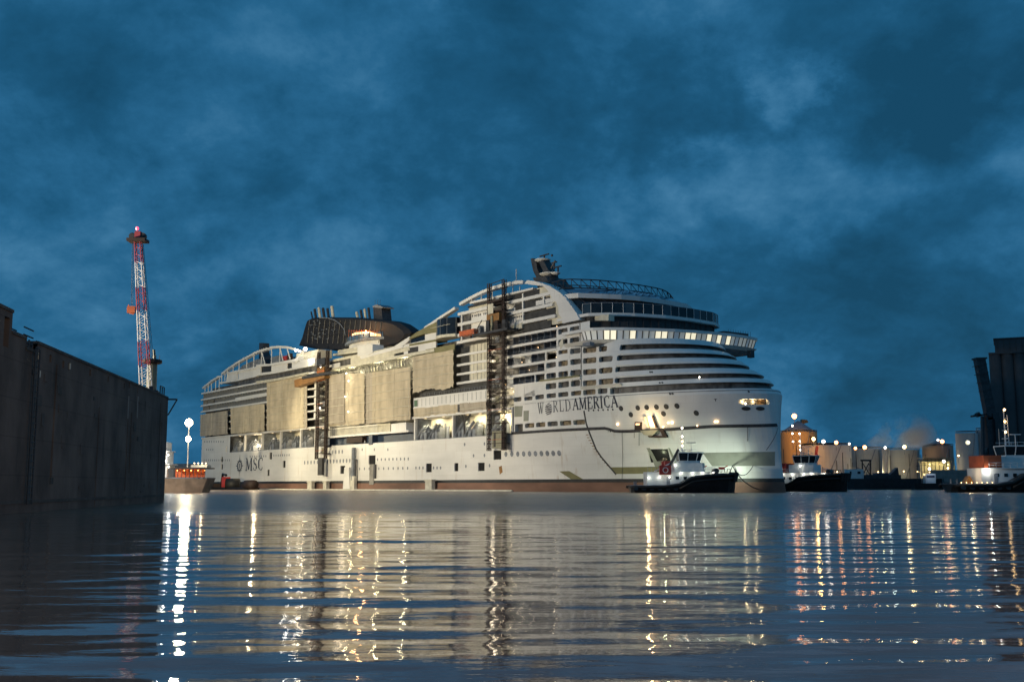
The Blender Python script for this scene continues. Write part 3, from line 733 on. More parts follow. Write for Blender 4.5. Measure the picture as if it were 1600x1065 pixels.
side_poly('stepped_plate', M['cream'], [(873.5, 536), (880, 527), (880, 540), (876, 545.5)], -0.04, 0.5)
side_poly('ramp_plate', M['white'], [(818, 616.8), (834.5, 609.5), (836, 618.5), (818.8, 620)], 0.0, 0.3)
side_sz('grey_ledge', M['olive'], [(264.5, 30.6), (282, 30.6), (282, 31.05), (264.5, 31.0)], -0.5, 0)
side_poly('stowed_panel', M['greyprimer'], [(804.3, 634.3), (816.8, 633.8), (815.5, 650.5), (804, 651)], -0.12, 0)
side_poly('stowed_panel', M['greyprimer'], [(818.5, 641.5), (826.5, 641), (825.5, 657.2), (818.5, 657.6)], -0.12, 0)
MB().box(241, 251.6, 3.0, 3.3, 16.5, 30).build('cream_back_wall', M['cream'], ship)
# upper side walls with their small square windows
flat1 = lambda a, z, d=0.0: (a, 0.9 + d, z)
def sq(su, eu, n, z, w=0.62, h=0.75):
    out = []
    a, b = Q(su, 500)[0], Q(eu, 500)[0]
    for i in range(n):
        s = a + (b - a) * (i + .5) / n; out.append((s - w / 2, s + w / 2, z - h / 2, z + h / 2))
    return out
pierced('upper_cabin_wall', M['white'], [Q(729, 500)[0], Q(761, 500)[0]], [48.9, 51.5], [], 0.3, mapf=flat1, parent=ship)
pierced('upper_cabin_wall', M['white'], [Q(729, 500)[0], Q(761, 500)[0]], [52.1, 54.6], sq(730, 736, 2, 53.9) + sq(737, 748, 4, 53.8) + sq(751, 759.5, 3, 53.8), 0.4, mapf=flat1, parent=ship, back=M['dark'])
pierced('upper_cabin_wall', M['cream'], [Q(729, 500)[0], Q(761, 500)[0]], [55.4, 57.2], [], 0.3, mapf=flat1, parent=ship)
for z in (50.9, 54.3): pierced('upper_cabin_wall', M['white'], [Q(786, 500)[0], Q(816, 500)[0]], [z - 2.2, z + 0.5 if z < 52 else 54.6], sq(799, 816, 5, z - 0.3), 0.4, mapf=flat1, parent=ship, back=M['dark'])
pierced('upper_cabin_wall', M['white'], [Q(786, 500)[0], Q(816, 500)[0]], [55.4, 57.2], [], 0.3, mapf=flat1, parent=ship)
side_poly('cream_bulge', M['cream'], [(789, 513), (817, 504), (817, 512.5), (801, 517), (789, 518.5)], -0.3, 1)
for u, z0_, z1_ in ((721.5, 46.2, 54.6), (849.5, 51.7, 54.8), (817, 48, 57), (888, 48, 48.1)):
    s, _ = Q(u, 500); MB().box(s - .3, s + .3, -0.1, 0.4, z0_, z1_).build('side_post', M['white'], ship)
side_poly('roof_edge_band', M['white'], [(736, 471.5), (790, 459.7), (834.5, 449.3), (834.5, 452.3), (790, 463), (736, 475)], -0.5, BM)
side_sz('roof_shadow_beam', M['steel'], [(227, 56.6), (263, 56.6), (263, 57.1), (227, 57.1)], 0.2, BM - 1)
MB().box(236.5, 246, 8, 14, 58.2, 59.5).build('red_deck_machinery', M['orange'], ship)
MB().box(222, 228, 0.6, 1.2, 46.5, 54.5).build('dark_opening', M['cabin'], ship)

# sweeping roof beams
def beam(pts, w, name='roof_beam', m='white', t0=0.0, t1=1.6):
    P = [Q(*p) for p in pts]; up = []; dn = []
    for i, p in enumerate(P):
        a = P[max(i - 1, 0)]; b = P[min(i + 1, len(P) - 1)]; dx, dz = b[0] - a[0], b[1] - a[1]; l = math.hypot(dx, dz)
        nx, nz = -dz / l * w / 2, dx / l * w / 2; up.append((p[0] + nx, p[1] + nz)); dn.append((p[0] - nx, p[1] - nz))
    mb = MB(); n = len(P)
    for i in range(n - 1): mb.prism([dn[i], dn[i + 1], up[i + 1], up[i]], t0, t1)
    return mb.build(name, M[m], ship)
for t0_ in (0.0, ):
    beam([(717.5, 475), (728, 469), (740, 462.5), (751, 457), (762, 452.5), (775, 448), (793, 443.5), (806, 441), (817, 440.3)], 0.95)
    beam([(662.5, 513), (686, 497), (710.5, 481)], 0.85)
    beam([(316, 606), (330, 595), (341, 588)], 0.85); beam([(345.5, 584), (356, 576), (368, 567.5), (381, 560), (393.5, 553.8)], 0.9)
    beam([(394.5, 552.5), (405, 548.3), (417.5, 544.5)], 1.0); beam([(421, 543), (434, 541.7), (448, 542.3), (461, 545.5), (470, 549)], 0.95)
def sky_post(u, v0, v1, w=0.22, m='white'):
    s, z0_ = Q(u, v0); _, z1_ = Q(u, v1); MB().box(s - w / 2, s + w / 2, 0.2, 0.5, z0_, z1_).build('roof_post', M[m], ship)
for u, v0, v1 in ((319, 612, 605), (324, 611, 601), (329, 610, 598), (335.5, 609, 592), (341, 608, 589), (345, 600, 586), (350, 594, 582), (354, 592, 578), (363, 582, 571), (372, 580, 566),
                  (384, 578, 559), (395, 575, 554), (407, 569, 549), (422.5, 570, 545), (435.5, 566, 543)): sky_post(u, v0, v1)
for u0, v0, u1, v1 in ((437, 545, 441, 563), (408, 549, 413.5, 570), (448, 545, 452, 560)):
    a = Q(u0, v0); b = Q(u1, v1); MB().tube([(a[0], .3, a[1]), (b[0], .3, b[1])], 0.25, 5).build('roof_brace', M['white'], ship)
for u, v in ((736, 465), (751, 459), (768, 455), (800, 445), (811, 447)):
    sky_post(u, 473 - (u - 736) * .22, v, 0.16)
sky_post(805.5, 440, 420, 0.12)
# stern top structure
side_poly('stern_wall', M['white'], [(353.5, 583), (369, 580), (369, 592), (352, 595)], 0.4, 1)
side_poly('stern_wall', M['white'], [(371.5, 580), (401, 573.5), (401, 587), (371.5, 592.5)], 0.4, 1)
side_poly('stern_ledge', M['white'], [(353.5, 581.5), (401, 572.3), (401, 575), (353.5, 584.5)], 0.0, 3)
side_poly('stern_ledge', M['white'], [(343, 596.7), (372, 592.2), (401, 585.8), (401, 588), (372, 594.7), (343, 599.5)], 0.0, 6)
side_poly('roof_ledge', M['white'], [(401, 569.5), (422, 568), (462, 560.5), (468, 556), (468, 562.5), (462, 565.5), (423, 571.5), (401, 573)], -0.3, 8)
side_poly('upper_wall', M['white'], [(401, 572.5), (407, 572), (407, 582), (401, 583)], 0, 6)
side_poly('upper_wall', M['white'], [(424, 571.5), (448, 567.5), (448, 577), (424, 580.5)], 0, 6)
side_poly('upper_wall', M['white'], [(456, 565.5), (492, 558.5), (492, 569), (456, 575)], 0, 6)
side_poly('upper_wall', M['cream'], [(456, 552), (490, 545), (490, 558), (456, 563.5)], 2, 8)
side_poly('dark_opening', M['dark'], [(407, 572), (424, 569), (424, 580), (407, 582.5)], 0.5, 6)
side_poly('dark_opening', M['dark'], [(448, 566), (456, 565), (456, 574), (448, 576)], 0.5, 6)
side_poly('lower_ledge', M['white'], [(401, 583), (430, 580), (493, 568), (493, 570.5), (430, 583.3), (401, 587.2)], -0.4, 6)
side_poly('dark_deck_gap', M['cabin'], [(368, 594.5), (401, 587.5), (430, 583.5), (493, 571), (493, 582), (440, 590.5), (401, 600), (368, 604)], 1.0, 5)
side_poly('deck_slab', M['cream'], [(401, 595.5), (440, 590), (482, 581), (482, 583.5), (440, 592.5), (401, 598.2)], -0.4, 3)
side_poly('stern_screens', M['greysteel'], [(356, 586), (369, 570), (392, 560), (401, 561), (401, 572), (369, 579)], 3.0, 3.3)
side_poly('exhaust_trunk', M['steel'], [(405, 535.5), (411, 535.5), (411, 549), (414, 560), (414, 574), (404, 574)], 9, 12, tq=9)
side_poly('deck_house', M['greysteel'], [(424, 558), (434, 555), (447, 557), (447, 569), (424, 569)], 5, 14, tq=5)
side_poly('red_tarpaulin', M['red'], [(441, 557), (448, 555), (448, 562), (441, 563)], 3, 4, tq=3)
side_poly('rust_red_cabinet', M['rust'], [(449, 552), (454, 551.5), (454, 561), (449, 562)], 3, 4, tq=3)

# ---- name, emblem and marks --------------------------------------------------------------
G = {  # strokes: (x0, y0, x1, y1, weight 1 thick / 0 thin); arcs as polylines; unit height
 'W': (1.15, [(.08, 1, .36, 0, 1), (.36, 0, .56, .9, 0), (.5, 1, .78, 0, 1), (.78, 0, 1.04, 1, 0), (0, 1, .22, 1, 0), (.40, 1, .64, 1, 0), (.94, 1, 1.12, 1, 0)]),
 'R': (.80, [(.16, 0, .16, 1, 1), (.04, 1, .42, 1, 0), (.42, 1, .56, .88, 0), (.58, .88, .58, .64, 1), (.56, .64, .42, .52, 0), (.16, .5, .42, .5, 0), (.38, .5, .68, .02, 1), (.04, 0, .28, 0, 0), (.62, 0, .8, 0, 0)]),
 'L': (.70, [(.16, 0, .16, 1, 1), (.04, 1, .30, 1, 0), (.04, 0, .62, 0, 0), (.62, 0, .66, .26, 0)]),
 'D': (.86, [(.16, 0, .16, 1, 1), (.04, 1, .42, 1, 0), (.42, 1, .66, .82, 0), (.70, .82, .70, .2, 1), (.66, .2, .42, 0, 0), (.04, 0, .42, 0, 0)]),
 'A': (.86, [(.10, 0, .42, 1, 0), (.42, 1, .74, 0, 1), (.24, .36, .6, .36, 0), (.0, 0, .22, 0, 0), (.6, 0, .86, 0, 0)]),
 'M': (1.08, [(.14, 0, .18, 1, 0), (.18, 1, .50, .05, 1), (.50, .05, .84, 1, 0), (.86, 1, .88, 0, 1), (.02, 0, .26, 0, 0), (.76, 0, 1.02, 0, 0), (.04, 1, .2, 1, 0), (.84, 1, 1.0, 1, 0)]),
 'E': (.74, [(.16, 0, .16, 1, 1), (.04, 1, .62, 1, 0), (.62, 1, .64, .76, 0), (.16, .52, .5, .52, 0), (.04, 0, .62, 0, 0), (.62, 0, .67, .26, 0)]),
 'I': (.42, [(.2, 0, .2, 1, 1), (.06, 1, .34, 1, 0), (.06, 0, .34, 0, 0)]),
 'C': (.82, [(.70, .76, .66, .95, 0), (.66, .95, .42, 1.0, 0), (.42, 1, .2, .84, 0), (.15, .84, .15, .18, 1), (.2, .18, .42, 0, 0), (.42, 0, .62, .04, 0), (.62, .04, .72, .22, 0)]),
 'S': (.62, [(.5, .8, .46, .96, 0), (.46, .98, .2, .98, 0), (.12, .92, .12, .66, 1), (.12, .62, .5, .40, 1), (.5, .36, .5, .1, 1), (.46, .02, .16, .02, 0), (.1, .04, .08, .22, 0)])}
def lettering(word, a_of_x, z0_, hgt, slant=0.0, bold=1.0, gap=0.1, name='letter'):
    """word laid on the hull: a_of_x maps running metres to the hull parameter"""
    x = 0.0
    for ch in word:
        if ch == ' ': x += 0.45 * hgt; continue
        w, st = G[ch]; mb = MB()
        for x0, y0, x1, y1, th in st:
            t_ = (0.15 if th else 0.075) * bold
            dx, dy = x1 - x0, y1 - y0; l = math.hypot(dx, dy); nx, ny = -dy / l * t_ / 2, dx / l * t_ / 2
            c = [(x0 + nx, y0 + ny), (x1 + nx, y1 + ny), (x1 - nx, y1 - ny), (x0 - nx, y0 - ny)]
            off = 0.07 + 0.004 * len(mb.f)
            mb.add([hull(a_of_x(x + (p + slant * q) * hgt), z0_ + q * hgt, -off) for p, q in c], [(0, 1, 2, 3)])
        mb.build(name, M['letter'], ship); x += (w + gap) * hgt
    return x
def run(s_start, z): 
    return lambda x: a_of(s_start + x, z)
# the name
hW = 3.0
sW = Q(840.5, 636)[0]
lettering('W', lambda x: a_of(sW + x * 0.80, 22.8), 21.6, hW, 0, 0.75)
sR = Q(864, 630)[0]
lettering('RLD', lambda x: a_of(sR + x * 0.93, 22.8), 21.8, hW, 0, 0.72, 0.16)
sAm = Q(892.5, 630)[0]
lettering('AMERICA', lambda x: a_of(sAm + x * 0.90, 22.8), 21.95, hW, 0.10, 1.2, 0.05)
sO = Q(857.3, 633)[0]; zO = 23.2; ob = MB()
for k in range(7):                             # globe of bars in place of the O
    z0_ = 21.2 + k * 0.47; r = 1.75
    w0 = math.sqrt(max(0.05, 1 - ((z0_ + .15 - 22.7) / 1.75) ** 2)) * 1.5
    if k == 6: w0 *= 0.6
    xs = lin(-w0, w0, 6)
    for p, q in zip(xs, xs[1:]):
        f1, f2 = 0.12 * math.sin(p * 2.2 + k), 0.12 * math.sin(q * 2.2 + k)
        ob.add([hull(sO + p, z0_ + f1, -.09), hull(sO + q, z0_ + f2, -.09), hull(sO + q, z0_ + .27 + f2, -.09), hull(sO + p, z0_ + .27 + f1, -.09)], [(0, 1, 2, 3)]) if False else \
        ob.add([(lambda a, z: hull(a_of(a, z), z, -.09))(*c) for c in ((sO + p, z0_ + f1), (sO + q, z0_ + f2), (sO + q, z0_ + .27 + f2), (sO + p, z0_ + .27 + f1))], [(0, 1, 2, 3)])
ob.build('letter', M['letter'], ship)
# line name and compass emblem aft
s1_, z1_ = Q(383.5, 734.5); lettering('MSC', lambda x: s1_ + x * 1.42, z1_, 5.1, 0, 1.0, 0.06)
def emblem(sc_, zc_, rx, rz):
    mb = MB()
    for k in range(16):
        a = 2 * math.pi * k / 16 + 1e-4; l = 1.0 if k % 4 == 0 else (0.80 if k % 2 == 0 else 0.72); wd = 0.15
        p = [(math.cos(a) * l, math.sin(a) * l), (math.cos(a + wd) * .52, math.sin(a + wd) * .52), (math.cos(a - wd) * .52, math.sin(a - wd) * .52)]
        if k % 4 == 0: p[0] = (math.cos(a) * (1.0 if k % 8 == 0 else 1.25), math.sin(a) * (1.0 if k % 8 == 0 else 1.25))
        mb.add([(sc_ + x * rx, -0.09, zc_ + y * rz) for x, y in p], [(0, 1, 2)])
    for k in range(24):
        a0, a1 = 2 * math.pi * k / 24, 2 * math.pi * (k + 1) / 24
        mb.add([(sc_ + math.cos(a) * r * rx, -0.085, zc_ + math.sin(a) * r * rz) for a, r in ((a0, .40), (a1, .40), (a1, .56), (a0, .56))], [(0, 1, 2, 3)])
    for x0, x1, y0, y1 in ((-.16, .16, .20, .24), (-.16, .16, .1, .14), (-.16, .16, 0, .04), (-.16, -.1, .04, .24), (.1, .16, .04, .24), (-.16, .16, -.08, -.04), (-.16, .16, -.18, -.14), (-.16, .16, -.28, -.24), (-.16, -.1, -.28, -.04), (.1, .16, -.18, -.04)):
        mb.box(sc_ + x0 * rx, sc_ + x1 * rx, -0.10, -0.07, zc_ + y0 * rz, zc_ + y1 * rz)
    mb.build('compass_emblem', M['letter'], ship)
se, ze = Q(374.5, 727.3); emblem(se, ze, 4.6, 4.2)
# small vertical mark near the stem
for k, ch in enumerate('MSC'):
    v = 643.5 + k * 4.6
    a0, z0_ = hit(1213.5, v + 2); a1, _ = hit(1220, v + 2); 
    w, st = G[ch]; mb = MB()
    for x0, y0, x1, y1, th in st:
        t_ = 0.22; dx, dy = x1 - x0, y1 - y0; l = math.hypot(dx, dy); nx, ny = -dy / l * t_ / 2, dx / l * t_ / 2
        mb.add([hull(a0 + (a1 - a0) * (1 - q), z0_ - 0.35 + 0.72 * (1 - p / w), -(0.07 + 0.004 * len(mb.f))) for p, q in ((x0 + nx, y0 + ny), (x1 + nx, y1 + ny), (x1 - nx, y1 - ny), (x0 - nx, y0 - ny))], [(0, 1, 2, 3)])
    mb.build('letter', M['letter'], ship)
# ---- portholes ----------------------------------------------------------------------------
def disc_mesh(rx, rz, n=12, name='porthole', m='dark'):
    mb = MB(); mb.v = [(0, 0, 0)] + [(rx * math.cos(2 * math.pi * k / n), 0, rz * math.sin(2 * math.pi * k / n)) for k in range(n)]
    mb.f = [(0, 1 + (k + 1) % n, 1 + k) for k in range(n)]
    q = [(x * 1.25, 0.04, z * 1.25) for x, _, z in mb.v[1:]]; b = len(mb.v); mb.v += q
    mb.f += [(1 + k, 1 + (k + 1) % n, b + (k + 1) % n, b + k) for k in range(n)]
    return mb.mesh(name, M[m])
pm_big, pm_mid, pm_small = disc_mesh(.62, .62, m='greysteel'), disc_mesh(.48, .62, m='greysteel'), disc_mesh(.34, .42, m='greysteel')
pm_dark = disc_mesh(.55, .55)
def porthole(u, v, me):
    a, z = hit(u, v)
    if a < 255: link('porthole', me, ship, hull(a, z, -0.07)); return
    co = [tuple(v_.co) for v_ in me.vertices]; e = .01     # on the curved bow: bend the disc to the plating
    sc_ = (Vector(hull(a + e, z)) - Vector(hull(a - e, z))).length / (2 * e)
    nm = bpy.data.meshes.new('porthole'); nm.from_pydata([hull(a + x / sc_, z + zz, -.08 + y) for x, y, zz in co], [], [tuple(p.vertices) for p in me.polygons])
    nm.materials.append(me.materials[0]); link('porthole', nm, ship)
for i in range(10): porthole(790.5 + i * 9.25, 709.2 - i * 0.18, pm_big)
for i in range(16): porthole(476 + i * 5.05, 722.3 - i * 0.22, pm_mid)
for i in range(5): porthole(514.5 + i * 5.1, 706.2 - i * 0.25, pm_mid)
for i in range(9): porthole(590 + i * 6, 717.6 - i * 0.15, pm_small)
for i in range(11): porthole(562 + i * 7.5, 732 - i * 0.1, pm_small)
for i in range(8): porthole(391 + i * 3.5, 713 - i * 0.12, pm_small); porthole(428 + i * 3.4, 711.3 - i * 0.12, pm_small)
for i in range(13): porthole(319 + i * 3.3, 718.6, pm_small)
for i in range(9): porthole(320 + i * 3.6, 689.6, pm_small)
for i in range(4): porthole(323 + i * 3.2, 702, pm_small)
for i in range(6): porthole(650 + i * 5.5 if i < 3 else 661 + i * 5.5, 730.5, pm_small)
for u, v in ((726, 694), (757, 693), (757, 711), (740, 711.5), (765, 727), (728, 728)): porthole(u, v, pm_small)
for u, v in ((970.5, 637.8), (996.6, 637), (1010.5, 636.3), (1025.8, 635.6), (1041, 635), (1057.8, 634), (985.8, 647.5), (1036.8, 646), (1088, 645)): porthole(u, v, pm_dark)
for i in range(6): porthole(920 + i * 7.5, 641 - i * 0.3, disc_mesh(.22, .22))
for u, v in ((1047, 615), (1051, 614.8), (1031, 597.8), (1035, 597.6), (1016, 581), (1019, 581), (1170, 611.5)): porthole(u, v, disc_mesh(.22, .18))
fl = disc_mesh(.9, .4)
for u, v in ((1165.8, 638), (1188, 638)): porthole(u, v, fl)
for u, v in ((570, 690), (585, 702), (606, 702), (566, 702)): porthole(u, v, pm_small)
# ---- paint bands, seams, doors on the bow ---------------------------------------------------
patch('primer_band', M['olive'], [(954, 729.6), (1047, 728.5), (1047, 739.3), (963, 740)], nu=10)
patch('primer_band', M['greyprimer'], [(1098, 707.2), (1211, 705.4), (1211, 727.2), (1113, 728)], nu=14)
patch('primer_band', M['olive'], [(874, 736), (889.5, 735.5), (911, 748), (892, 748)], nu=4)
strip('plate_edge_seam', M['steel'], [(912.5, 641.4), (916.3, 662), (922.8, 680), (931.8, 701.9), (939.5, 713.5), (951, 727), (963, 741)], 0.42)
for i in range(12):
    t_ = i / 11; u, v = 920.5 + 32 * t_ ** 1.25, 679 + 48 * t_
    patch('yellow_mark', M['ochre'], [(u - 4.5, v - .6), (u - .6, v - .6), (u - .6, v + .5), (u - 4.5, v + .5)], 0.1, 1, 1)
strip('sheer_seam', M['steel'], [(800, 676.6), (818.6, 675.4), (860, 672.6), (916.3, 669.9), (945, 668.8), (952, 670.3), (960, 673.2), (985, 673.4), (1010, 672.2), (1046, 670.7), (1062, 669.4), (1090, 667.5), (1112, 666), (1150, 665.2), (1185, 664.6), (1218, 663.8)], 0.75)
random.seed(21)
for i in range(46):                                # torn lower edge of the seam
    u = 950 + i * 3.2; v = 673 - (u - 950) * 0.055 + (0 if u > 1060 else 0.3)
    h_ = random.uniform(.6, 2.4); w_ = random.uniform(1, 3)
    patch('seam_rag', M['dark'], [(u, v), (u + w_, v), (u + w_ * .8, v + h_), (u, v + h_ * .8)], 0.15, 1, 1)
# anchor pocket and its surround
patch('pocket_frame', M['greyprimer'], [(1010.5, 699.5), (1015.5, 699.5), (1031, 729), (1026, 729.5)], 0.2, 2, 3, thick=1)
patch('pocket_frame', M['greyprimer'], [(1044, 699.5), (1046.5, 699.5), (1058, 724), (1054, 724)], 0.2, 2, 3, thick=1)
patch('pocket_sill', M['greyprimer'], [(1022, 720.5), (1053, 719.5), (1055, 724.5), (1025, 729)], 0.5, 4, 2, thick=1)
pa, pz = hit(1036, 712); pc = Vector(hull(pa, pz, 1.2))
MB().ball((pc.x, pc.y, pc.z - 1.6), 1.5, 12).build('anchor', M['rust'], ship, smooth=True)
MB().prism([(pc.x - 4, pc.z - 3.5), (pc.x + 4, pc.z - 3.5), (pc.x + 4, pc.z + 3), (pc.x - 4, pc.z + 3)], pc.y + 0.6, pc.y + .8).build('pocket_lining', M['cream'], ship)
# opened shell door above it
ga, gz = hit(1017, 659)
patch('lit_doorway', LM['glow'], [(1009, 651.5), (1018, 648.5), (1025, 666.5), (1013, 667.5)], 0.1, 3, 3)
patch('door_frame', M['cream'], [(1007.5, 651), (1011, 650.3), (1016, 667.5), (1012.5, 668)], 0.7, 1, 3, thick=1)
patch('door_frame', M['rust'], [(1019, 648.5), (1022, 649), (1029, 668), (1026, 668)], 0.6, 1, 3, thick=1)
patch('folded_door', M['greyprimer'], [(1003, 672.5), (1031, 671.5), (1022, 680.5), (1009, 679.5)], 1.0, 4, 2, thick=1)
patch('door_arm', M['rust'], [(1033, 671), (1038, 670.8), (1045, 682.5), (1038, 683)], 0.8, 1, 3, thick=1)
patch('door_arm', M['rust'], [(1014, 680.3), (1041, 680.8), (1041, 683.4), (1016, 683.2)], 0.8, 3, 1, thick=1)
patch('hatch', M['rust'], [(992.5, 659), (1003.5, 659), (1003, 671), (992, 671)], 0.2, 2, 2, thick=1)
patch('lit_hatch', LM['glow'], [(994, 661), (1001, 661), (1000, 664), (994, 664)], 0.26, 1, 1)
for u, v, e in ((966, 662.5, .8), (1045, 660.3, .7), (1051, 660, .9), (1037, 667, .5), (1118, 658.6, .7), (1121.5, 658.4, .6), (1090, 665, .4)):
    a, z = hit(u, v); p = Vector(hull(a, z, -.35)); MB().ball((0, 0, 0), 0.34 * e + .05, 8).build('work_lamp', LM['dim'], ship).location = p
for u0, v0, u1, v1 in ((973, 674, 973, 750), (992, 676, 992, 684), (999.5, 672, 999.5, 696), (1168, 664, 1168, 689), (1216, 667, 1197, 703)):
    a0, z0_ = hit(u0, v0); a1, z1_ = hit(u1, v1)
    MB().tube([hull(a0 + (a1 - a0) * k / 4, z0_ + (z1_ - z0_) * k / 4, -.3) for k in range(5)], 0.06, 4).build('hanging_rope', M['cable'], ship)
for (u, v) in ((1118, 624), ):
    patch('mark', M['dark'], [(u - 3.2, v - 1.2), (u + 3.2, v - 1.2), (u + .8, v), (u - .8, v)], 0.06, 2, 1); patch('mark', M['dark'], [(u - .8, v), (u + .8, v), (u + .8, v + 3), (u - .2, v + 2.5)], 0.06, 1, 1)
patch('rust_stain', M['ochre'], [(779.5, 729), (784, 727), (785.5, 737), (781, 741)], 0.03, 2, 2)
patch('lit_bow_panel', M['ochre'], [(1184, 624), (1197, 624), (1197, 631), (1184, 631)], -0.9, 2, 2)
# ledges at the base of the window bands
def ledge(uL, zc, hh, out, m='white', uR=None, vL=600):
    a0 = hit(uL, vL)[0]; a1 = 600 - a0 if uR is None else hit(uR, vL)[0]; A = [a0] + [x for x in bowA() if a0 < x < a1] + [a1]; mb = MB()
    for x in A: mb.v += [hull(x, zc + hh, 0), hull(x, zc + hh, -out), hull(x, zc, -out * .2), hull(x, zc, 0)]
    for i in range(len(A) - 1):
        for k in range(3): mb.f.append((4 * i + k, 4 * i + k + 1, 4 * i + 5 + k, 4 * i + 4 + k))
    mb.build('bow_ledge', M[m], ship)
ledge(909, 27.15, 0.75, 0.8, uR=972, vL=605)
for zc in (29.6, 32.6, 35.65): ledge(962, zc, 0.18, 0.22, vL=575)
# railings in the lowest slot
for i in range(7):
    a = hit(914 + i * 9, 613)[0]; MB().tube([hull(a, 25.5, .2), hull(a, 26.8, .2)], 0.08, 4).build('mooring_deck_post', M['greysteel'], ship)

# ---- bridge and the tiers above it -----------------------------------------------------------
P_BR = [(284.2, -1.2), (286.2, -1.6), (288.3, -0.6), (290.5, 1.4), (293.4, 5.5), (296.6, 11.9), (299.3, 18.5), (300.9, 25.4), (301.7, 31.5), (302.0, 37.4), (301.5, 44), (299.8, 50.2), (297.5, 51.6), (292, 51.2)]
def resample(P, n):
    d = [0]
    for a, b in zip(P, P[1:]): d.append(d[-1] + math.hypot(b[0] - a[0], b[1] - a[1]))
    return [(float(np.interp(d[-1] * i / n, d, [p[0] for p in P])), float(np.interp(d[-1] * i / n, d, [p[1] for p in P]))) for i in range(n + 1)]
def inset(P, d):
    out = []
    for i, p in enumerate(P):
        a = P[max(i - 1, 0)]; b = P[min(i + 1, len(P) - 1)]; dx, dy = b[0] - a[0], b[1] - a[1]; l = math.hypot(dx, dy)
        out.append((p[0] - dy / l * d, p[1] + dx / l * d))
    return out
def close(P, s=262): return P + [(s, P[-1][1]), (s, P[0][1])]
MB().slab(close(inset(P_BR, 1.2), 276), 39.0, 39.9, close(P_BR, 276)).build('bridge_floor', M['white'], ship)
MB().slab(close(inset(P_BR, 2.4), 276), 38.2, 39.0, close(inset(P_BR, 1.2), 276)).build('bridge_soffit', M['greysteel'], ship)
MB().slab(close(inset(P_BR, -0.25), 276), 42.25, 43.05).build('bridge_roof_edge', M['white'], ship)
MB().slab(close(inset(P_BR, 3.0), 277), 39.9, 42.25).build('bridge_core', M['cabin'], ship)
bp = resample(P_BR, 38); lo_ = inset(bp, 0.85); random.seed(5)
litp = {4, 5, 8, 12, 13, 17, 18, 21, 23, 25, 33, 35}
for i in range(38):
    a, b, c, d = bp[i], bp[i + 1], lo_[i + 1], lo_[i]
    MB().add([(d[0], d[1], 39.9), (c[0], c[1], 39.9), (b[0], b[1], 42.25), (a[0], a[1], 42.25)], [(0, 1, 2, 3)]).build('bridge_window', LM['paneB'] if (i in litp) else (LM['paneA'] if i % 3 else LM['paneC']), ship)
    MB().tube([(d[0], d[1], 39.85), (a[0], a[1], 42.3)], 0.16, 4).build('bridge_mullion', M['dark'], ship)
s, z = Q(925, 537, -1); MB().box(285.5, 288.5, -2.0, -0.5, 38.2, 39.2).build('bridge_wing_platform', M['greysteel'], ship)
_p = Pz(1173, 553, 37.2); MB().box(_p[0] - .7, _p[0] + .7, _p[1] - .7, _p[1] + .7, 36.2, 38.2).build('wing_lamp_box', M['steel'], ship)
# dark recessed tier
P2 = [(283.0, 0.0), (285.3, 0.2), (289.3, 4.2), (292.6, 10.5), (294.9, 19.5), (295.2, 29.2), (293.8, 39.8), (290.5, 45.2), (286, 47)]
MB().slab(close(inset(P2, 1.6), 272), 43.05, 46.7).build('observation_tier', M['dark'], ship)
b2 = resample(inset(P2, 1.5), 22)
for i in range(23):
    x, y = b2[i]; MB().tube([(x, y, 43.05), (x, y, 46.7)], 0.10, 4).build('tier_mullion', M['steel'], ship)
MB().slab(close(P2, 272), 46.65, 47.45).build('white_tier_band', M['white'], ship)
side_poly('light_deckhouse', M['cream'], [(921, 492), (951, 491), (951, 500.5), (921, 500.5)], 2.5, 4.5, tq=2.5)
# glass windbreak
wb = resample(inset(P2, 0.2), 19)
gm = mat('windbreak glass', (0.03, 0.05, 0.07), 0.05)
for i in range(19):
    (x0, y0), (x1, y1) = wb[i], wb[i + 1]
    MB().add([(x0, y0, 47.5), (x1, y1, 47.5), (x1, y1, 50.1), (x0, y0, 50.1)], [(0, 1, 2, 3)]).build('windbreak_pane', M['glass'] if i % 4 else gm, ship)
    MB().tube([(x0 + .1, y0 - .1, 47.4), (x0 + .1, y0 - .1, 50.2)], 0.09, 4).build('windbreak_post', M['white'], ship)
MB().tube([(x + .1, y - .1, 50.15) for x, y in wb], 0.08, 4).build('windbreak_rail', M['greysteel'], ship)
P3 = [(276.5, 0.3), (279.5, 1.6), (282.3, 7.6), (284.4, 13), (285.5, 18.9), (285.4, 29), (284.2, 38.6), (279.5, 45.5), (275, 47)]
MB().slab(close(inset(P2, 2.2), 266), 47.5, 52.7, close(inset(P3, 1.0), 266)).build('slanted_glass_tier', M['glass'], ship)
a_ = resample(inset(P2, 2.15), 16); b_ = resample(inset(P3, .95), 16)
for i in range(17): MB().tube([(a_[i][0], a_[i][1], 47.6), (b_[i][0], b_[i][1], 52.6)], 0.12, 4).build('tier_mullion', M['steel'], ship)
MB().slab(close(P3, 262), 52.6, 53.9).build('white_tier_band', M['white'], ship)
P4 = [(266, 2.5), (271, 3), (277, 8.5), (280.5, 18.9), (280.5, 29), (278.5, 38.6), (272, 44.5), (266, 45)]
MB().slab(close(inset(P3, 0.8)[1:], 262), 53.9, 56.2, close(P4, 262)).build('top_roof', M['skyglass'], ship)
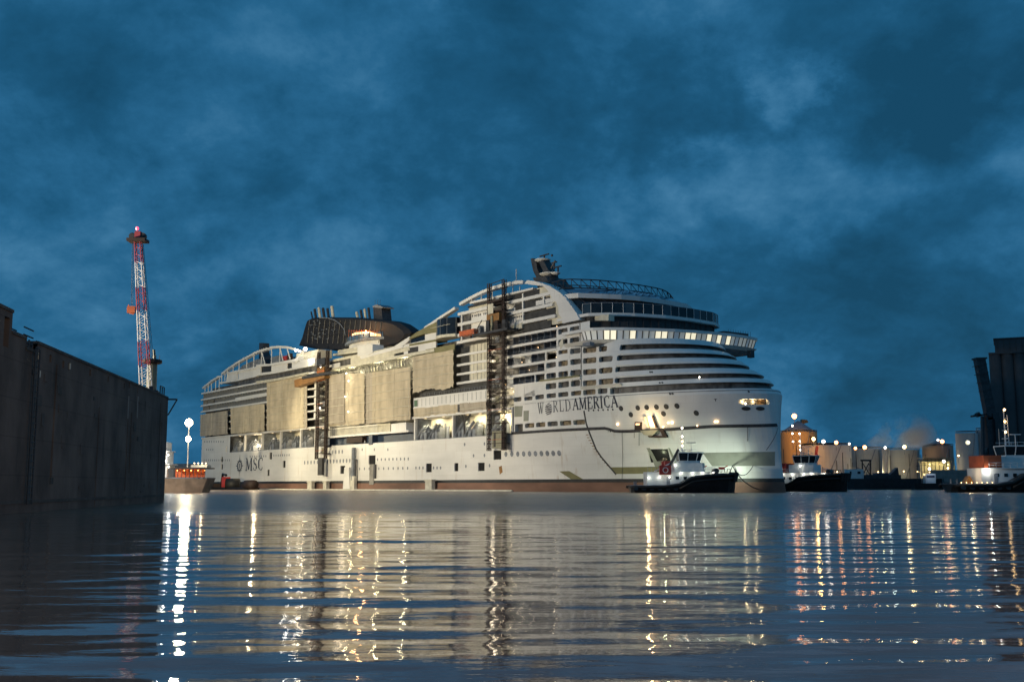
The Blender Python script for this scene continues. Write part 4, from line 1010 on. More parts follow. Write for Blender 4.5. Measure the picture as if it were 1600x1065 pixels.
# truss crown on the roof
tp = resample([(268, 1.5), (274.5, 1.2), (278.4, 8.8), (279.6, 16), (279.8, 24.3), (279.2, 31), (277.4, 38), (273, 44.5), (266, 47)], 22)
top = [(x, y, 58.5 - max(0, i - 15) * 0.33) for i, (x, y) in enumerate(tp)]
bot = [(x, y, 56.1 - max(0, i - 16) * 0.10) for i, (x, y) in enumerate(tp)]
MB().tube(top, 0.17, 5).build('truss_chord', M['steel'], ship); MB().tube(bot, 0.17, 5).build('truss_chord', M['steel'], ship)
for i in range(23):
    MB().tube([bot[i], top[i]], 0.12, 4).build('truss_upright', M['steel'], ship)
    if i < 22: MB().tube([top[i], bot[i + 1]], 0.12, 4).build('truss_diagonal', M['steel'], ship)
# far side of the crown
tp2 = [(x - 9, 23.5 + (y - 23.5) * .8, z + .1) for x, y, z in top]
MB().tube(tp2, 0.14, 5).build('truss_chord', M['steel'], ship)
for i in range(0, 22, 1): MB().tube([tp2[i], (bot[i + 1][0] - 9, 23.5 + (bot[i + 1][1] - 23.5) * .8, 56.2)], 0.10, 4).build('truss_brace', M['steel'], ship)
MB().box(270, 276, 25, 33, 56.2, 57.6).build('roof_fan_housing', M['steel'], ship)
MB().box(262, 272, 3, 44, 53.9, 56.0).build('roof_block', M['greysteel'], ship)
# forward ends of decks on the right edge
MB().box(288, 297, 40, 50, 43.05, 44.6).build('wing_deckhouse', M['dark'], ship)
for i in range(10): MB().tube([(298.6, 40 + i, 43.05), (298.6, 40 + i, 44.9)], .06, 4).build('wing_rail_post', M['steel'], ship)
# the broad white sweep between side decks and front glass
sw = [(826, 438), (838, 439.5), (850, 443), (863, 448), (870, 452.5), (878, 457.5), (884, 464), (890.5, 472), (897, 481), (902.6, 488.5), (908, 499.5),
      (880.5, 505.5), (880, 497), (875, 490.5), (874.5, 480), (871, 472), (864.5, 465.5), (858, 454), (851, 447), (836, 445.5), (821.5, 443)]
side_poly('white_sweep', M['white'], sw, -0.5, 3.0)
side_poly('sweep_infill', M['cream'], [(836, 450), (852, 446), (864.5, 466), (874, 480), (881, 491), (881, 503), (862, 507), (853, 505), (850, 470), (838, 462)], 0.6, 2.6)
for zc, sa1, sb1 in ((49.9, 265.5, 272.8), (53.3, 262, 270.3), (56.1, 258, 265.5), (46.6, 249, 271)):
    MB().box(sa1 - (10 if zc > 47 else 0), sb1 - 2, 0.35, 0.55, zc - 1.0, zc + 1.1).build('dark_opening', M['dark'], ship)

# ---- funnel, exhausts, mast --------------------------------------------------------------------
TF = 13.0
fo = [(468.5, 539), (474, 526), (477, 515), (480, 505), (482, 500), (486, 497.8), (492, 496.2), (509, 495.6), (530, 495.6), (552, 495.8), (575, 497.2), (598, 499.6), (612, 500.8), (626, 505), (632, 509), (639, 514), (643, 519.5), (638, 528), (630, 535), (600, 542), (540, 545), (500, 545)]
P_ = [Q(u, v, TF) for u, v in fo]; cxs = sum(p[0] for p in P_) / len(P_); fm = MB(); n = len(P_)
layers = [(0, 0.0), (1.2, 1.0), (0.0, 0)]
ring = []
for t_, k in ((TF + 4, 0.90), (TF, 1.0), (BM - TF, 1.0), (BM - TF - 4, .9)): pass
def fring(t_, k): return [(cxs + (s - cxs) * k, t_, 40 + (z - 40) * (0.5 + 0.5 * k)) for s, z in P_]
rs = [fring(TF - 1.5, .95), fring(TF, 1.0), fring(TF + 4, 1.0), fring(TF + 8, .93)]
fm.v = [p for r_ in rs for p in r_]
for j in range(3):
    for i in range(n): fm.f.append((j * n + i, j * n + (i + 1) % n, (j + 1) * n + (i + 1) % n, (j + 1) * n + i))
fm.f += [tuple(range(n - 1, -1, -1)), tuple(range(3 * n, 4 * n))]
fm.build('funnel_casing', M['casing'], ship)
def fpoly(name, m, pts, t0, t1): return side_poly(name, m, pts, t0, t1, tq=t0)
# louvre lattice on the casing
for i in range(15):
    u = 484 + i * 8.0; v0 = 499 if i < 12 else 501
    s_a, z_a = Q(u, v0 + 1, TF - 1.6); s_b, z_b = Q(u - 4, 536, TF - 1.6)
    MB().tube([(s_a, TF - 1.65, z_a), (s_b, TF - 1.65, z_b)], 0.16, 4).build('casing_rib', M['steel'], ship)
random.seed(8)
for i in range(40):
    u, v = random.uniform(484, 525), random.uniform(500, 530)
    if u - 484 > (v - 495) * -2 and v < 533:
        s_, z_ = Q(u, v, TF - 1.7); MB().box(s_ - .5, s_ + .5, TF - 1.75, TF - 1.6, z_ - .12, z_ + .12).build('casing_louvre', M['greysteel'], ship)
for j in range(4):
    v = 503 + j * 7; a, b = Q(483 - j * 2, v, TF - 1.6), Q(548, v - 1.5, TF - 1.6)
    MB().tube([(a[0], TF - 1.7, a[1]), (b[0], TF - 1.7, b[1])], 0.12, 4).build('casing_rib', M['steel'], ship)
arc = [Q(u, v, TF - 1.6) for u, v in ((500, 496.5), (512, 496.5), (524, 500), (533, 507), (539, 516), (540, 524))]
MB().tube([(s_, TF - 1.75, z_) for s_, z_ in arc], 0.22, 5).build('casing_arch', M['greysteel'], ship)
for u, w, v0, v1, m_ in ((494, 5, 482, 498, 'steel'), (500.5, 5.5, 480, 498, 'cream'), (507, 5.5, 480.5, 498, 'steel'), (514, 5, 481, 498, 'steel'), (521, 6, 477.5, 498, 'cream'), (488.5, 3, 486, 498, 'steel'),
                         (559.5, 5, 486.5, 499, 'cream'), (566, 4.5, 483.5, 499, 'steel'), (572, 4.5, 482, 499, 'cream'), (578, 4.5, 480, 499, 'steel')):
    for tt in (15, 19):
        a = Q(u, v1, tt); b = Q(u - 2.4, v0 + 1, tt); rr_ = w / 2 * 0.22
        MB().tube([(a[0], tt, a[1]), (b[0], tt, b[1])], rr_, 10).build('exhaust_pipe', M[m_], ship)
fpoly('exhaust_tower', M['steel'], [(584, 501), (583, 479), (586, 477.5), (596, 478.5), (596, 481), (598, 502)], 14, 18)
fpoly('tower_cap', M['greysteel'], [(581.5, 478.5), (589, 475.5), (598, 479.5), (597, 481), (583, 480)], 13.5, 18.5)
for u in (586, 590, 594): a = Q(u, 478, 20); MB().tube([(a[0], 20, a[1]), (a[0], 20, a[1] + 2.5)], 0.06, 4).build('whip_aerial', M['steel'], ship)
# glowing working platform
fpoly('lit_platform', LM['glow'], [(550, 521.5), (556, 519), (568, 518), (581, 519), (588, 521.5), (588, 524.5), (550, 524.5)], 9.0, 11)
for i in range(12):
    a = Q(545 + i * 4, 522, 8.8); MB().tube([(a[0], 8.8, a[1] - 1), (a[0], 8.8, a[1] + 1.6)], 0.08, 4).build('platform_rail_post', M['orange'], ship)
a = Q(544, 516, 8.8); b = Q(592, 518, 8.8); MB().tube([(a[0], 8.8, a[1]), (b[0], 8.8, b[1])], 0.09, 4).build('platform_rail', M['orange'], ship)
# round lounge under the funnel: a drum of stacked decks with a glass band
ca = Q(560, 530, 9); drum_c = (ca[0], 21.0)
def drum(rx, ry, z0_, z1_, name, m, k=1.0):
    pts = [(drum_c[0] + rx * math.cos(t), drum_c[1] + ry * math.sin(t)) for t in [math.pi + math.pi * i / 20 for i in range(21)]]
    return MB().slab(pts + [(drum_c[0] + rx, drum_c[1] + 3), (drum_c[0] - rx, drum_c[1] + 3)], z0_, z1_, None).build(name, M[m], ship)
zb_ = Q(560, 523.8, 9)[1]; zt_ = Q(560, 531.5, 9)[1]
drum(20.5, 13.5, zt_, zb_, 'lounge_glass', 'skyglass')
drum(21, 14, zt_ - 0.9, zt_, 'lounge_sill', 'greysteel')
drum(19, 12.5, 52.3, zt_ - 0.9, 'lounge_wall', 'white')
drum(22, 14.5, 51.7, 52.3, 'round_deck_edge', 'cream')
drum(20, 13, 49.4, 51.7, 'lounge_wall', 'cream')
drum(23, 16, 48.7, 49.4, 'round_deck_edge', 'cream')
for i in range(21):
    t = math.pi + math.pi * (i + .5) / 21; x, y = drum_c[0] + 20.6 * math.cos(t), drum_c[1] + 13.6 * math.sin(t)
    MB().tube([(x, y, zt_), (x, y, zb_)], 0.14, 4).build('lounge_mullion', M['steel'], ship)
side_poly('upper_deck_edge', M['cream'], [(512, 563), (560, 553), (560, 556.5), (512, 567)], 0.0, 5)
side_poly('upper_deck_edge', M['cream'], [(513, 552), (540, 548), (556, 547), (556, 549), (513, 555)], 2, 6)
side_poly('dark_deck_gap', M['cabin'], [(512, 566), (559, 557), (559, 566), (512, 576)], 0.6, 4)
side_poly('upper_wall', M['cream'], [(513, 546), (540, 541), (556, 541), (556, 547), (513, 552)], 4, 8)
side_poly('upper_wall', M['white'], [(512, 570), (530, 566), (530, 572), (512, 577)], 0.2, 0.6)
# radar mast
tm = 22.0
def mpoly(name, m, pts, t0=tm - 1.4, t1=tm + 1.4): return side_poly(name, M[m] if isinstance(m, str) else m, pts, t0, t1, tq=tm)
mpoly('mast_leg', 'steel', [(834.5, 405), (838, 404), (843, 407.5), (844.5, 420), (849, 431), (856, 440), (862, 452), (852, 448), (845, 437), (838.5, 424), (836, 412)])
mpoly('mast_leg', 'steel', [(846, 407), (854, 407), (861, 421), (866, 428), (869, 440), (872, 452), (858, 452), (858, 436), (854, 424)])
mpoly('mast_base', 'steel', [(848, 436), (868, 434), (873, 442), (880, 447), (882, 455), (858, 455)], tm - 4, tm + 4)
mb = MB(); 
for (u, v, r_, th) in ((848, 406.5, 2.6, .5), (858, 428.5, 3.1, .5), (868, 427, 1.6, .4)):
    s_, z_ = Q(u, v, tm); MB().lathe([(r_ * .6, z_ - th), (r_, z_), (r_, z_ + .18)], 16, (s_, tm)).build('mast_platform', M['white'], ship)
def radar(u, v, L, post=1.0):
    s_, z_ = Q(u, v, tm); o = MB().box(s_ - L / 2, s_ + L / 2, tm - .2, tm + .2, z_, z_ + .38).build('radar_scanner', M['steel'], ship)
    MB().tube([(s_, tm, z_), (s_, tm, z_ - post)], .28, 6).build('radar_pedestal', M['steel'], ship)
radar(850.5, 399.5, 4.6, 1.4); radar(866, 411, 2.6, 2.0); radar(872, 417.5, 3.2, 2.4)
s_, z_ = Q(864.5, 412, tm); MB().tube([(s_ - 1, tm, z_ - 1.2), (s_ + 1, tm, z_ + .8)], .3, 6).build('mast_aerial', M['steel'], ship)
s_, z_ = Q(862.5, 399, tm); MB().ball((s_, tm, z_), .4, 8).build('mast_aerial', M['steel'], ship)

# ---- lamps on board -----------------------------------------------------------------------------
def ship_lamp(u, v, t, r, lm, power=0, col=(1, .85, .6), out=1.2):
    s_, z_ = Q(u, v, t); MB().ball((0, 0, 0), r, 8).build('deck_lamp', LM[lm], ship).location = (s_, t, z_)
    if power: pointlight((s_, t - out, z_), power, col, ship, 0.5)
ship_lamp(477, 545, -0.5, .75, 'white', 500, (1, .96, .85)); ship_lamp(462, 547.8, -0.5, .35, 'white', 800, (1, .96, .85)); ship_lamp(483, 562.5, -1, .35, 'white', 800)
for u, v in ((541, 583), (544.5, 595), (539.5, 619.5), (544, 643)): ship_lamp(u, v, -2.2, .22, 'white', 160)
ship_lamp(403.7, 695.8, 1.0, .5, 'warm', 3500, (1, .8, .5)); ship_lamp(501, 574, -2, .25, 'white'); ship_lamp(500, 637, -2, .3, 'white', 200)
for u in (660, 688, 725, 745, 776, 793): 
    s_, _ = Q(u, 665); pointlight((s_, 1.2, 23.0), 4200 if u < 770 else 4800, (1, .83, .50), ship, .4, 130, (s_, 6.0, 18.5)); MB().box(s_ - .6, s_ + .6, 1.1, 1.3, 23.3, 23.42).build('strip_lamp', LM['strip'], ship)
for u in (372, 395, 422, 450, 480, 500): 
    s_, _ = Q(u, 665); pointlight((s_, 1.2, 23.0), 1500, (1, .78, .48), ship, .4, 130, (s_, 6.0, 18.5)); MB().box(s_ - .5, s_ + .5, 1.1, 1.3, 23.3, 23.42).build('strip_lamp', LM['strip'], ship)
for u, v in ((776, 640), (790, 600), (792, 575), (776, 560), (775, 620)): ship_lamp(u, v, 2.0, .18, 'warm', 350)
for s_, z_ in ((150, 43), (170, 43), (188, 43), (140, 42)): pointlight((s_, 1.0, z_), 1300, (1, .88, .55), ship, .4)
ship_lamp(1175, 627, 30, .01, 'warm')
for u in (1160, 1178, 1190):
    a, z = hit(u, 627); p = hull(a, z, 1.0); pointlight(p, 160, (1, .75, .4), ship, .2)
a, z = hit(1165, 630); MB().ball(hull(a, z, .8), .22, 8).build('deck_lamp', LM['white'], ship)
a, z = hit(1093, 589); MB().ball(hull(a, z, -.2), .18, 8).build('deck_lamp', LM['white'], ship)
a, z = hit(1036, 706); pointlight(hull(a, z, .4), 700, (.9, 1, .6), ship, .3)
a, z = hit(1018, 660); pointlight(hull(a, z, -2.5), 900, (1, .65, .3), ship, .3)
# scattered work lamps deep in the unfinished decks
random.seed(31)
for i in range(26):
    s_ = random.uniform(248, 270); z_ = random.choice(DK) + random.uniform(1, 2.2)
    MB().ball((0, 0, 0), 0.11, 6).build('deck_lamp', LM['dim'], ship).location = (s_, 2.4, z_)
    if i < 9: pointlight((s_, 1.6, z_), 60, (1, .85, .6), ship, .2)
ship_lamp(572, 517, 8.5, .25, 'orange', 2500, (1, .5, .2))
# ================================================================== lift towers standing against the ship
def hoist(label, u0, u1, vt, vb, floors_v, rail_m, t=-2.4, steps=2.93):
    s_a, z_b = Q(u0, vb, t); s_b, _ = Q(u1, vb, t); z_t = Q((u0 + u1) / 2, vt, t)[1]
    h_ = thing('hoist_tower', label, 'hoist tower', (O.x, O.y, 0), HEAD, 'hoist towers against the ship')
    for s_ in (s_a, s_b):
        col = MB(); zz = z_b
        for i_ in (-.42, .42):
            for j_ in (-.42, .42): col.tube([(s_ + i_, t + j_, z_b), (s_ + i_, t + j_, z_t)], .19, 4)
        while zz < z_t - 1.4:
            col.box(s_ - .46, s_ + .46, t - .46, t + .46, zz, zz + .12)
            col.tube([(s_ - .42, t - .42, zz), (s_ + .42, t - .42, zz + 1.4)], .11, 4).tube([(s_ + .42, t + .42, zz), (s_ - .42, t + .42, zz + 1.4)], .11, 4)
            zz += 1.4
        col.build('mast_column', M['rust'], h_)
    z = z_b + 2; k = 0
    while z < z_t - 6:
        o = MB().box(s_a + .4, s_b - .4, t - .6, t + 2.2, z, z + .16).build('landing', M['rust'], h_)
        MB().box(s_a + .4, s_b - .4, t - .62, t - .54, z + 1.1, z + 1.2).build('landing_rail', M['rust'] if k % 3 else M['orange'], h_)
        MB().tube([(s_a + .4, t + 1, z + .2), (s_b - .4, t + 1, z + 2.7)], .1, 4).build('landing_brace', M['steel'], h_)
        if k % 2 == 0: MB().box(s_a + 1.2, s_a + 3.0, t + 1.4, t + 1.5, z + .3, z + 2.3).build('landing_panel', M['greysteel'] if k % 4 else M['khaki'], h_)
        z += steps; k += 1
    return h_, s_a, s_b, z_b, z_t
h1, a1, b1, zb1, zt1 = hoist('tall dark twin column hoist tower rising above the roof behind the bridge', 764, 787.5, 440, 704, None, False)
T_ = -2.4
MB().tube([(a1, T_, zt1 - .3), (b1, T_, zt1 + 0.2)], .12, 4).build('top_tie', M['steel'], h1)
MB().box(a1 - .5, b1 + 1.5, T_ - .2, T_ + .2, zt1 - 2.6, zt1 - 2.2).build('top_beam', M['steel'], h1)
MB().box(a1 + .6, b1 - .6, T_ - 1.4, T_ + 1.2, 49.4, 51.9).build('lift_cabin', M['ochre'], h1)
MB().box(a1 + 1.2, a1 + 4, T_ - 1.45, T_ - 1.35, 52, 55).build('cabin_door', M['cream'], h1)
MB().box(a1 - 6, b1 + 4.5, T_ - 2.2, T_ + 1.8, 46.1, 46.8).build('platform', M['steel'], h1)
for z_ in (47.4, 48.0): MB().box(a1 - 6, b1 + 4.5, T_ - 2.25, T_ - 2.15, z_, z_ + .1).build('platform_rail', M['steel'], h1)
for k_ in range(14): MB().box(a1 - 6 + k_ * 1.5, a1 - 5.9 + k_ * 1.5, T_ - 2.25, T_ - 2.15, 46.8, 48.1).build('rail_post', M['steel'], h1)
for x_, w__, z0__, z1__, m__ in ((a1 + .8, 1.6, 47, 50.2, 'steel'), (a1 + 3.2, .9, 46.8, 51.2, 'khaki'), (b1 - 2.6, 1.8, 46.8, 49.6, 'rust'), (a1 - 3.2, 1.0, 46.8, 49.0, 'greysteel'), (b1 + 1.5, 1.6, 46.8, 49.4, 'steel')):
    MB().box(x_, x_ + w__, T_ - 1.8, T_ - .4, z0__, z1__).build('platform_equipment', M[m__], h1)
MB().tube([(a1 - 5, T_ - 2, 46.9), (a1 - 1, T_ - 2, 50.5)], .14, 5).build('stay', M['steel'], h1)
for z in (52.5, 55.5): MB().box(a1, b1, T_ - .8, T_ + 1.5, z, z + .5).build('upper_landing', M['rust'], h1)
MB().box(b1 - 5.5, b1 - .5, T_ - .4, T_ + 1.3, 12.4, 17.4).build('lower_cage', M['khaki'], h1)
MB().box(b1 - 4.6, b1 - 3.6, T_ - .45, T_ - .35, 12.8, 17.0).build('cage_door', M['dark'], h1)
g0 = Q(722.5, 524, T_)[0]; g1 = Q(745.5, 524, T_)[0]
gw = tag(MB().box(g0, g1, -1.2, 1.2, 47.2, 48.7).build('orange_gangway', M['orange'], None), 'orange boxed walkway reaching left from the tall forward hoist tower', 'gangway')
gw.location = (O.x, O.y - 0.0, 0); gw.rotation_euler = (0, 0, HEAD)
gw.location = (O.x + PT.x * T_, O.y + PT.y * T_, 0)
h2, a2, b2_, zb2, zt2 = hoist('shorter red brown hoist tower between the two blocks of netting amidships', 494.5, 508.5, 549, 717, None, True)
MB().box(a2 + .8, b2_ - .8, T_ - 1, T_ + 1, 43.7, 46.0).build('lift_cabin', M['ochre'], h2)
MB().box(a2 + .5, b2_ - .5, T_ - 1.05, T_ - 1, 44.3, 44.7).build('cabin_stripe', M['orange'], h2)
MB().box(a2 + .4, b2_ - .4, T_ - 1.0, T_ + 1, 46.9, 49.4).build('upper_cage', M['steel'], h2)
MB().box(a2 - 11, b2_ + 6, T_ - 1.6, T_ + 1.2, 42.7, 43.7).build('platform', M['steel'], h2)
MB().prism([(a2 - 17.5, 40.0), (a2 - 11, 40.4), (b2_ + 1, 41.6), (b2_ + 1, 42.5), (a2 - 10, 42.5), (a2 - 12, 43.2), (a2 - 18, 42.8)], T_ - 1.7, T_ + 1).build('orange_platform', M['ochre'], h2)
MB().box(a2 + 2, b2_ - 2, T_ - .4, T_ + .6, 5.5, 12).build('hanging_duct', M['dark'], h2)

# ================================================================== things at the waterline beside the hull
def ship_frame_thing(name, label, cat, group=None): return thing(name, label, cat, (O.x, O.y, 0), HEAD, group)
bl = MB(); bl.tube([(s_, -4.6 + .5 * math.sin(s_ * .05), 0.12) for s_ in range(2, 262, 5)], 0.34, 8)  # pale tube added to draw the bright reflection line on the water
o = tag(bl.build('reflection_tube', M['boom']), 'long thin pale tube added for the bright reflection line along the waterline of the cruise ship', 'floating boom'); o.location = (O.x, O.y, 0); o.rotation_euler = (0, 0, HEAD)
for i, (u0, u1, z1_, lab) in enumerate(((481.5, 488, 3.4, 'slim pale mooring pile left of the red brown hoist tower'), (506, 511, 3.4, 'slim pale mooring pile right of the red brown hoist tower'), (665.5, 675.5, 3.6, 'pale fender pile below the small square hull door amidships'))):
    s_a, s_b = Q(u0, 750, -2)[0], Q(u1, 750, -2)[0]; p = ship_frame_thing('mooring_pile', lab, 'mooring pile', 'mooring piles beside the hull')
    MB().box(s_a, s_b, -2.3, -1.0, -1, z1_).build('pile_shaft', M['boom'], p); MB().box(s_a - .3, s_b + .3, -2.5, -.8, z1_ - .5, z1_).build('pile_cap', M['boom'], p)
s_a, s_b = Q(531, 750, -3)[0], Q(547.5, 750, -3)[0]
p = ship_frame_thing('access_tower', 'pale tapered access tower with a grey tube beside it below the hull doors', 'access tower')
MB().prism([(s_a - .4, -.5), (s_b - 3.0, -.5), (s_b - 4, 8.2), (s_a + .6, 8.2)], -1.6, -.3).build('tower_body', M['white'], p)
MB().box(s_b - 3.2, s_b, -1.5, -.4, -.5, 5).build('tower_side', M['boom'], p)
MB().tube([(s_b - 2.2, -.9, 3.5), (s_b - 2.0, -.9, 15.2)], .7, 10).build('grey_tube', M['greysteel'], p)
MB().tube([(s_b - .4, -.8, 3.5), (s_b - .3, -.8, 11)], .35, 8).build('side_tube', M['steel'], p)
MB().box(s_a - 1, s_b + 1, -2.4, -.2, -.5, .5).build('tower_footing', M['concrete'], p)
p = ship_frame_thing('dark_hull_ramp', 'dark hanging chute below the square hull opening near the ship middle', 'chute')
s_, z_ = Q(584.5, 725, -.3); MB().box(s_ - .1, s_ + 1.3, -.5, -.06, 4.2, z_).build('chute', M['steel'], p); MB().box(s_ - 3.4, s_ - .3, -.25, -.05, z_ - 7, z_).build('chute_plate', M['concrete'], p)
# small work pontoon with a crane arm under the stern
wp = thing('work_pontoon', 'dark low work pontoon with black fender drums and red crane arm at the stern', 'pontoon', (O.x, O.y, 0), HEAD)
s_a, s_b = Q(336, 760, -9)[0], Q(402, 760, -9)[0]
MB().box(s_a, s_b, -14, -8, -.4, 1.0).build('pontoon_deck', M['black'], wp)
MB().tube([(Q(366, 757, -10)[0], -13.5, 2.2), (Q(366, 757, -10)[0] + 3, -9, 2.2)], 2.5, 14).build('fender_drum', M['rubber'], wp, smooth=True)
MB().tube([(Q(396, 757, -10)[0], -13, 2.0), (Q(396, 757, -10)[0] + 8, -13, 2.0)], 1.9, 12).build('fender_drum', M['rust'], wp, smooth=True)
s_, _ = Q(352, 750, -10)
MB().tube([(s_ - 2, -11, 1), (s_ - .4, -11, 6.6), (s_ + 3.5, -11, 6.0)], .55, 6).build('crane_arm', M['black'], wp)
MB().box(s_ + 1, s_ + 4.5, -12, -9.5, 1, 5.3).build('crane_cab', M['red'], wp)
MB().box(s_a + 1, s_a + 9, -13, -9, 1, 2.6).build('deck_cargo', M['rust'], wp)

# ================================================================== dark dock wall on the left
wo_ = at(259, 700, 109); wx, wy = wo_.x, 109.0
wd = Vector((0.124, -0.9923)); wn = Vector((-0.9923, -0.124))
WA = math.atan2(wd.y, wd.x)
def W(u, v):
    r = ray(u, v); nx, ny = -wd.y, wd.x
    k = (wx * nx + wy * ny) / (r.x * nx + r.y * ny); q = EYEV + r * k
    return ((q.x - wx) * wd.x + (q.y - wy) * wd.y, q.z)
wall = thing('dock_wall', 'tall dark weathered dock wall with stepped top filling the left edge', 'dock wall', (wx, wy, 0), WA)
# local x runs towards the camera, +y is the water side
tops = [W(259, 620.5), W(56, 536)]
zt_a, zt_b = tops[0][1], tops[1][1]; sx = tops[1][0]
ztop = (zt_a + zt_b) / 2
def wx_(u, v=600): return W(u, v)[0]
n1_, n2_ = wx_(55), wx_(36.5); zn = W(45, 547)[1]; z2 = W(25, 523)[1]; n3_ = wx_(13.5); z3 = W(13, 485)[1]
wm = lambda a, z, d=0.0: (a, -d, z)
recs = []
for u, v in ((62, 556), (79, 560), (99, 569), (108, 572), (141, 582), (169, 592), (194, 603), (202, 602), (215, 610)):
    a, z = W(u, v); w_ = 0.14 if u > 150 else .22; recs.append((a - w_, a + w_, z - .24, z + .24))
wins = [(wx_(9.5), wx_(1), W(5, 540)[1], W(5, 492)[1])]
pierced('wall_face', M['quay'], lin(0, n1_, 10), [-2, 0, 2, 4, 6, 8, ztop], [r_ for r_ in recs if r_[1] < n1_], .35, mapf=wm, parent=wall, back=M['void'], holename='wall_recess')
pierced('wall_face', M['quay'], [n1_, n2_], [-2, 0, 4, 8, zn], [], .35, mapf=wm, parent=wall)
pierced('wall_face', M['quay'], [n2_, n3_], [-2, 0, 4, 8, z2], [], .35, mapf=wm, parent=wall)
pierced('wall_face', M['quay'], [n3_, n3_ + 4, n3_ + 10, n3_ + 45], [-2, 0, 4, 8, z3], wins, .5, mapf=wm, parent=wall, back=M['void'], holename='wall_recess')
for a, b, z in ((0, n1_, ztop), (n1_, n2_, zn), (n2_, n3_, z2), (n3_, n3_ + 45, z3)):
    MB().box(a, b, -9, -0.4, -2, z - .02).build('wall_body', M['quay'], wall)
    MB().box(a + (0.0 if a else -.05), b, -1.2, 0.07, z - .02, z + .16).build('wall_coping', M['quaycap'], wall)
random.seed(4)
for k, a in enumerate((3.5, 16, 17.2, 27, 38.5)):
    MB().box(a, a + random.uniform(.1, .22), 0.0, random.uniform(.04, .09), random.uniform(-1, 3), ztop - random.uniform(.3, 3)).build('vertical_rubbing_strip', M['quay'], wall)
MB().box(0, n3_ + 45, 0, .05, .55, .75).build('waterline_ledge', M['quaycap'], wall)
for k in range(34):
    a = random.uniform(0, 46); z = random.uniform(1, 9.4); w, h_ = random.uniform(.15, 1.1), random.uniform(.12, .9)
    MB().box(a, a + w, -.01, random.uniform(.02, .05), z, z + h_).build('patch_of_render', M['quaycap'] if random.random() < .35 else M['quay'], wall)
for u in (200, 214.5): a, z = W(u, 636); MB().box(a - .10, a + .10, 0.0, .05, z - .95, z + .95).build('pale_mark', M['concrete'], wall)
for u, v in ((60.5, 584), (60, 556), (108, 572)):
    a, z = W(u, v); MB().box(a - .08, a + .08, 0.0, .1, z - .2, z + .2).build('pale_mark', M['boom'], wall)
lad = [wx_(46), wx_(53)]
for a in lad: MB().tube([(a, .25, .5), (a, .25, zn + .2)], .05, 4).build('ladder_rail', M['cable'], wall)
for k in range(26): MB().tube([(lad[0], .25, .8 + k * .38), (lad[1], .25, .8 + k * .38)], .03, 4).build('ladder_rung', M['cable'], wall)
for a in (wx_(38), wx_(42), wx_(47), wx_(52)):
    for y in (-.2, -1.2): MB().tube([(a, y, zn), (a, y, W(45, 528)[1])], .06, 4).build('guard_post', M['cable'], wall)
for dz in (.45, .9, 1.35):
    for y in (-.2, -1.2): MB().tube([(wx_(38), y, zn + dz), (wx_(53), y, zn + dz)], .05, 4).build('guard_rail', M['cable'], wall)
MB().tube([(-.1, -.3, 10.2), (-.1, .9, 10.2)], .09, 6).build('bracket_arm', M['cable'], wall); MB().tube([(-.1, .9, 10.2), (-.1, .05, 8.6)], .07, 6).build('bracket_brace', M['cable'], wall)
for a, h_ in ((1.2, .7), (2.2, .5), (3.4, .9), (5, .45), (.4, .6)): MB().box(a, a + .35, -1.1, -.7, ztop, ztop + h_).build('top_fitting', M['cable'], wall)
for a in (1.0, 2.0, 3.0): MB().tube([(a, -.2, ztop), (a, -.2, ztop + 1.0)], .06, 4).build('guard_post', M['cable'], wall)
MB().tube([(1, -.2, ztop + 1), (3, -.2, ztop + 1)], .05, 4).build('guard_rail', M['cable'], wall)
MB().box(-.25, .0, -9, 0, -2, ztop).build('wall_end', M['quay'], wall)

# ================================================================== ground
def ground(name, poly, z0_, z1_, m='ground'): 
    o = MB().slab(poly, z0_, z1_).build(name, M[m]); o['kind'] = 'structure'; return o
ground('left_quay', [(-46, 119), (-100, 290), (-420, 290), (-420, 119)], -2, 2.4)
ground('far_quay', [(-175, 395), (-119, 395), (-125, 425), (-175, 640), (-420, 900), (-420, 395)], -2, 2.6)
gq = ground('right_quay', [(118, 545), (250, 500), (330, 430), (900, 430), (1500, 1400), (60, 1400), (60, 560)], -2, 3.2)
ground('far_shore', [(-2500, 1500), (3500, 1500), (3500, 2600), (-2500, 2600)], -2, 4)
qw = tag(MB().box(0, 42, 0, 1, 3.2, 9.0).build('long_grey_wall', M['concrete']), 'long low grey wall on the right quay before the tall steel tank', 'wall'); qw.location = at(1452, 745, 520); qw.location.z = 0; qw.rotation_euler = (0, 0, R(-8))
# low sheds behind the stern
sh = thing('harbour_shed', 'low dark shed on the horizon left of the cruise ship stern', 'shed', (-245, 700, 2.6))
MB().box(0, 52, 0, 25, 0, 9).build('shed_wall', M['silo'], sh); MB().prism([(-1, 9), (53, 9), (40, 13), (12, 13)], -1, 26).build('shed_roof', M['greysteel'], sh)

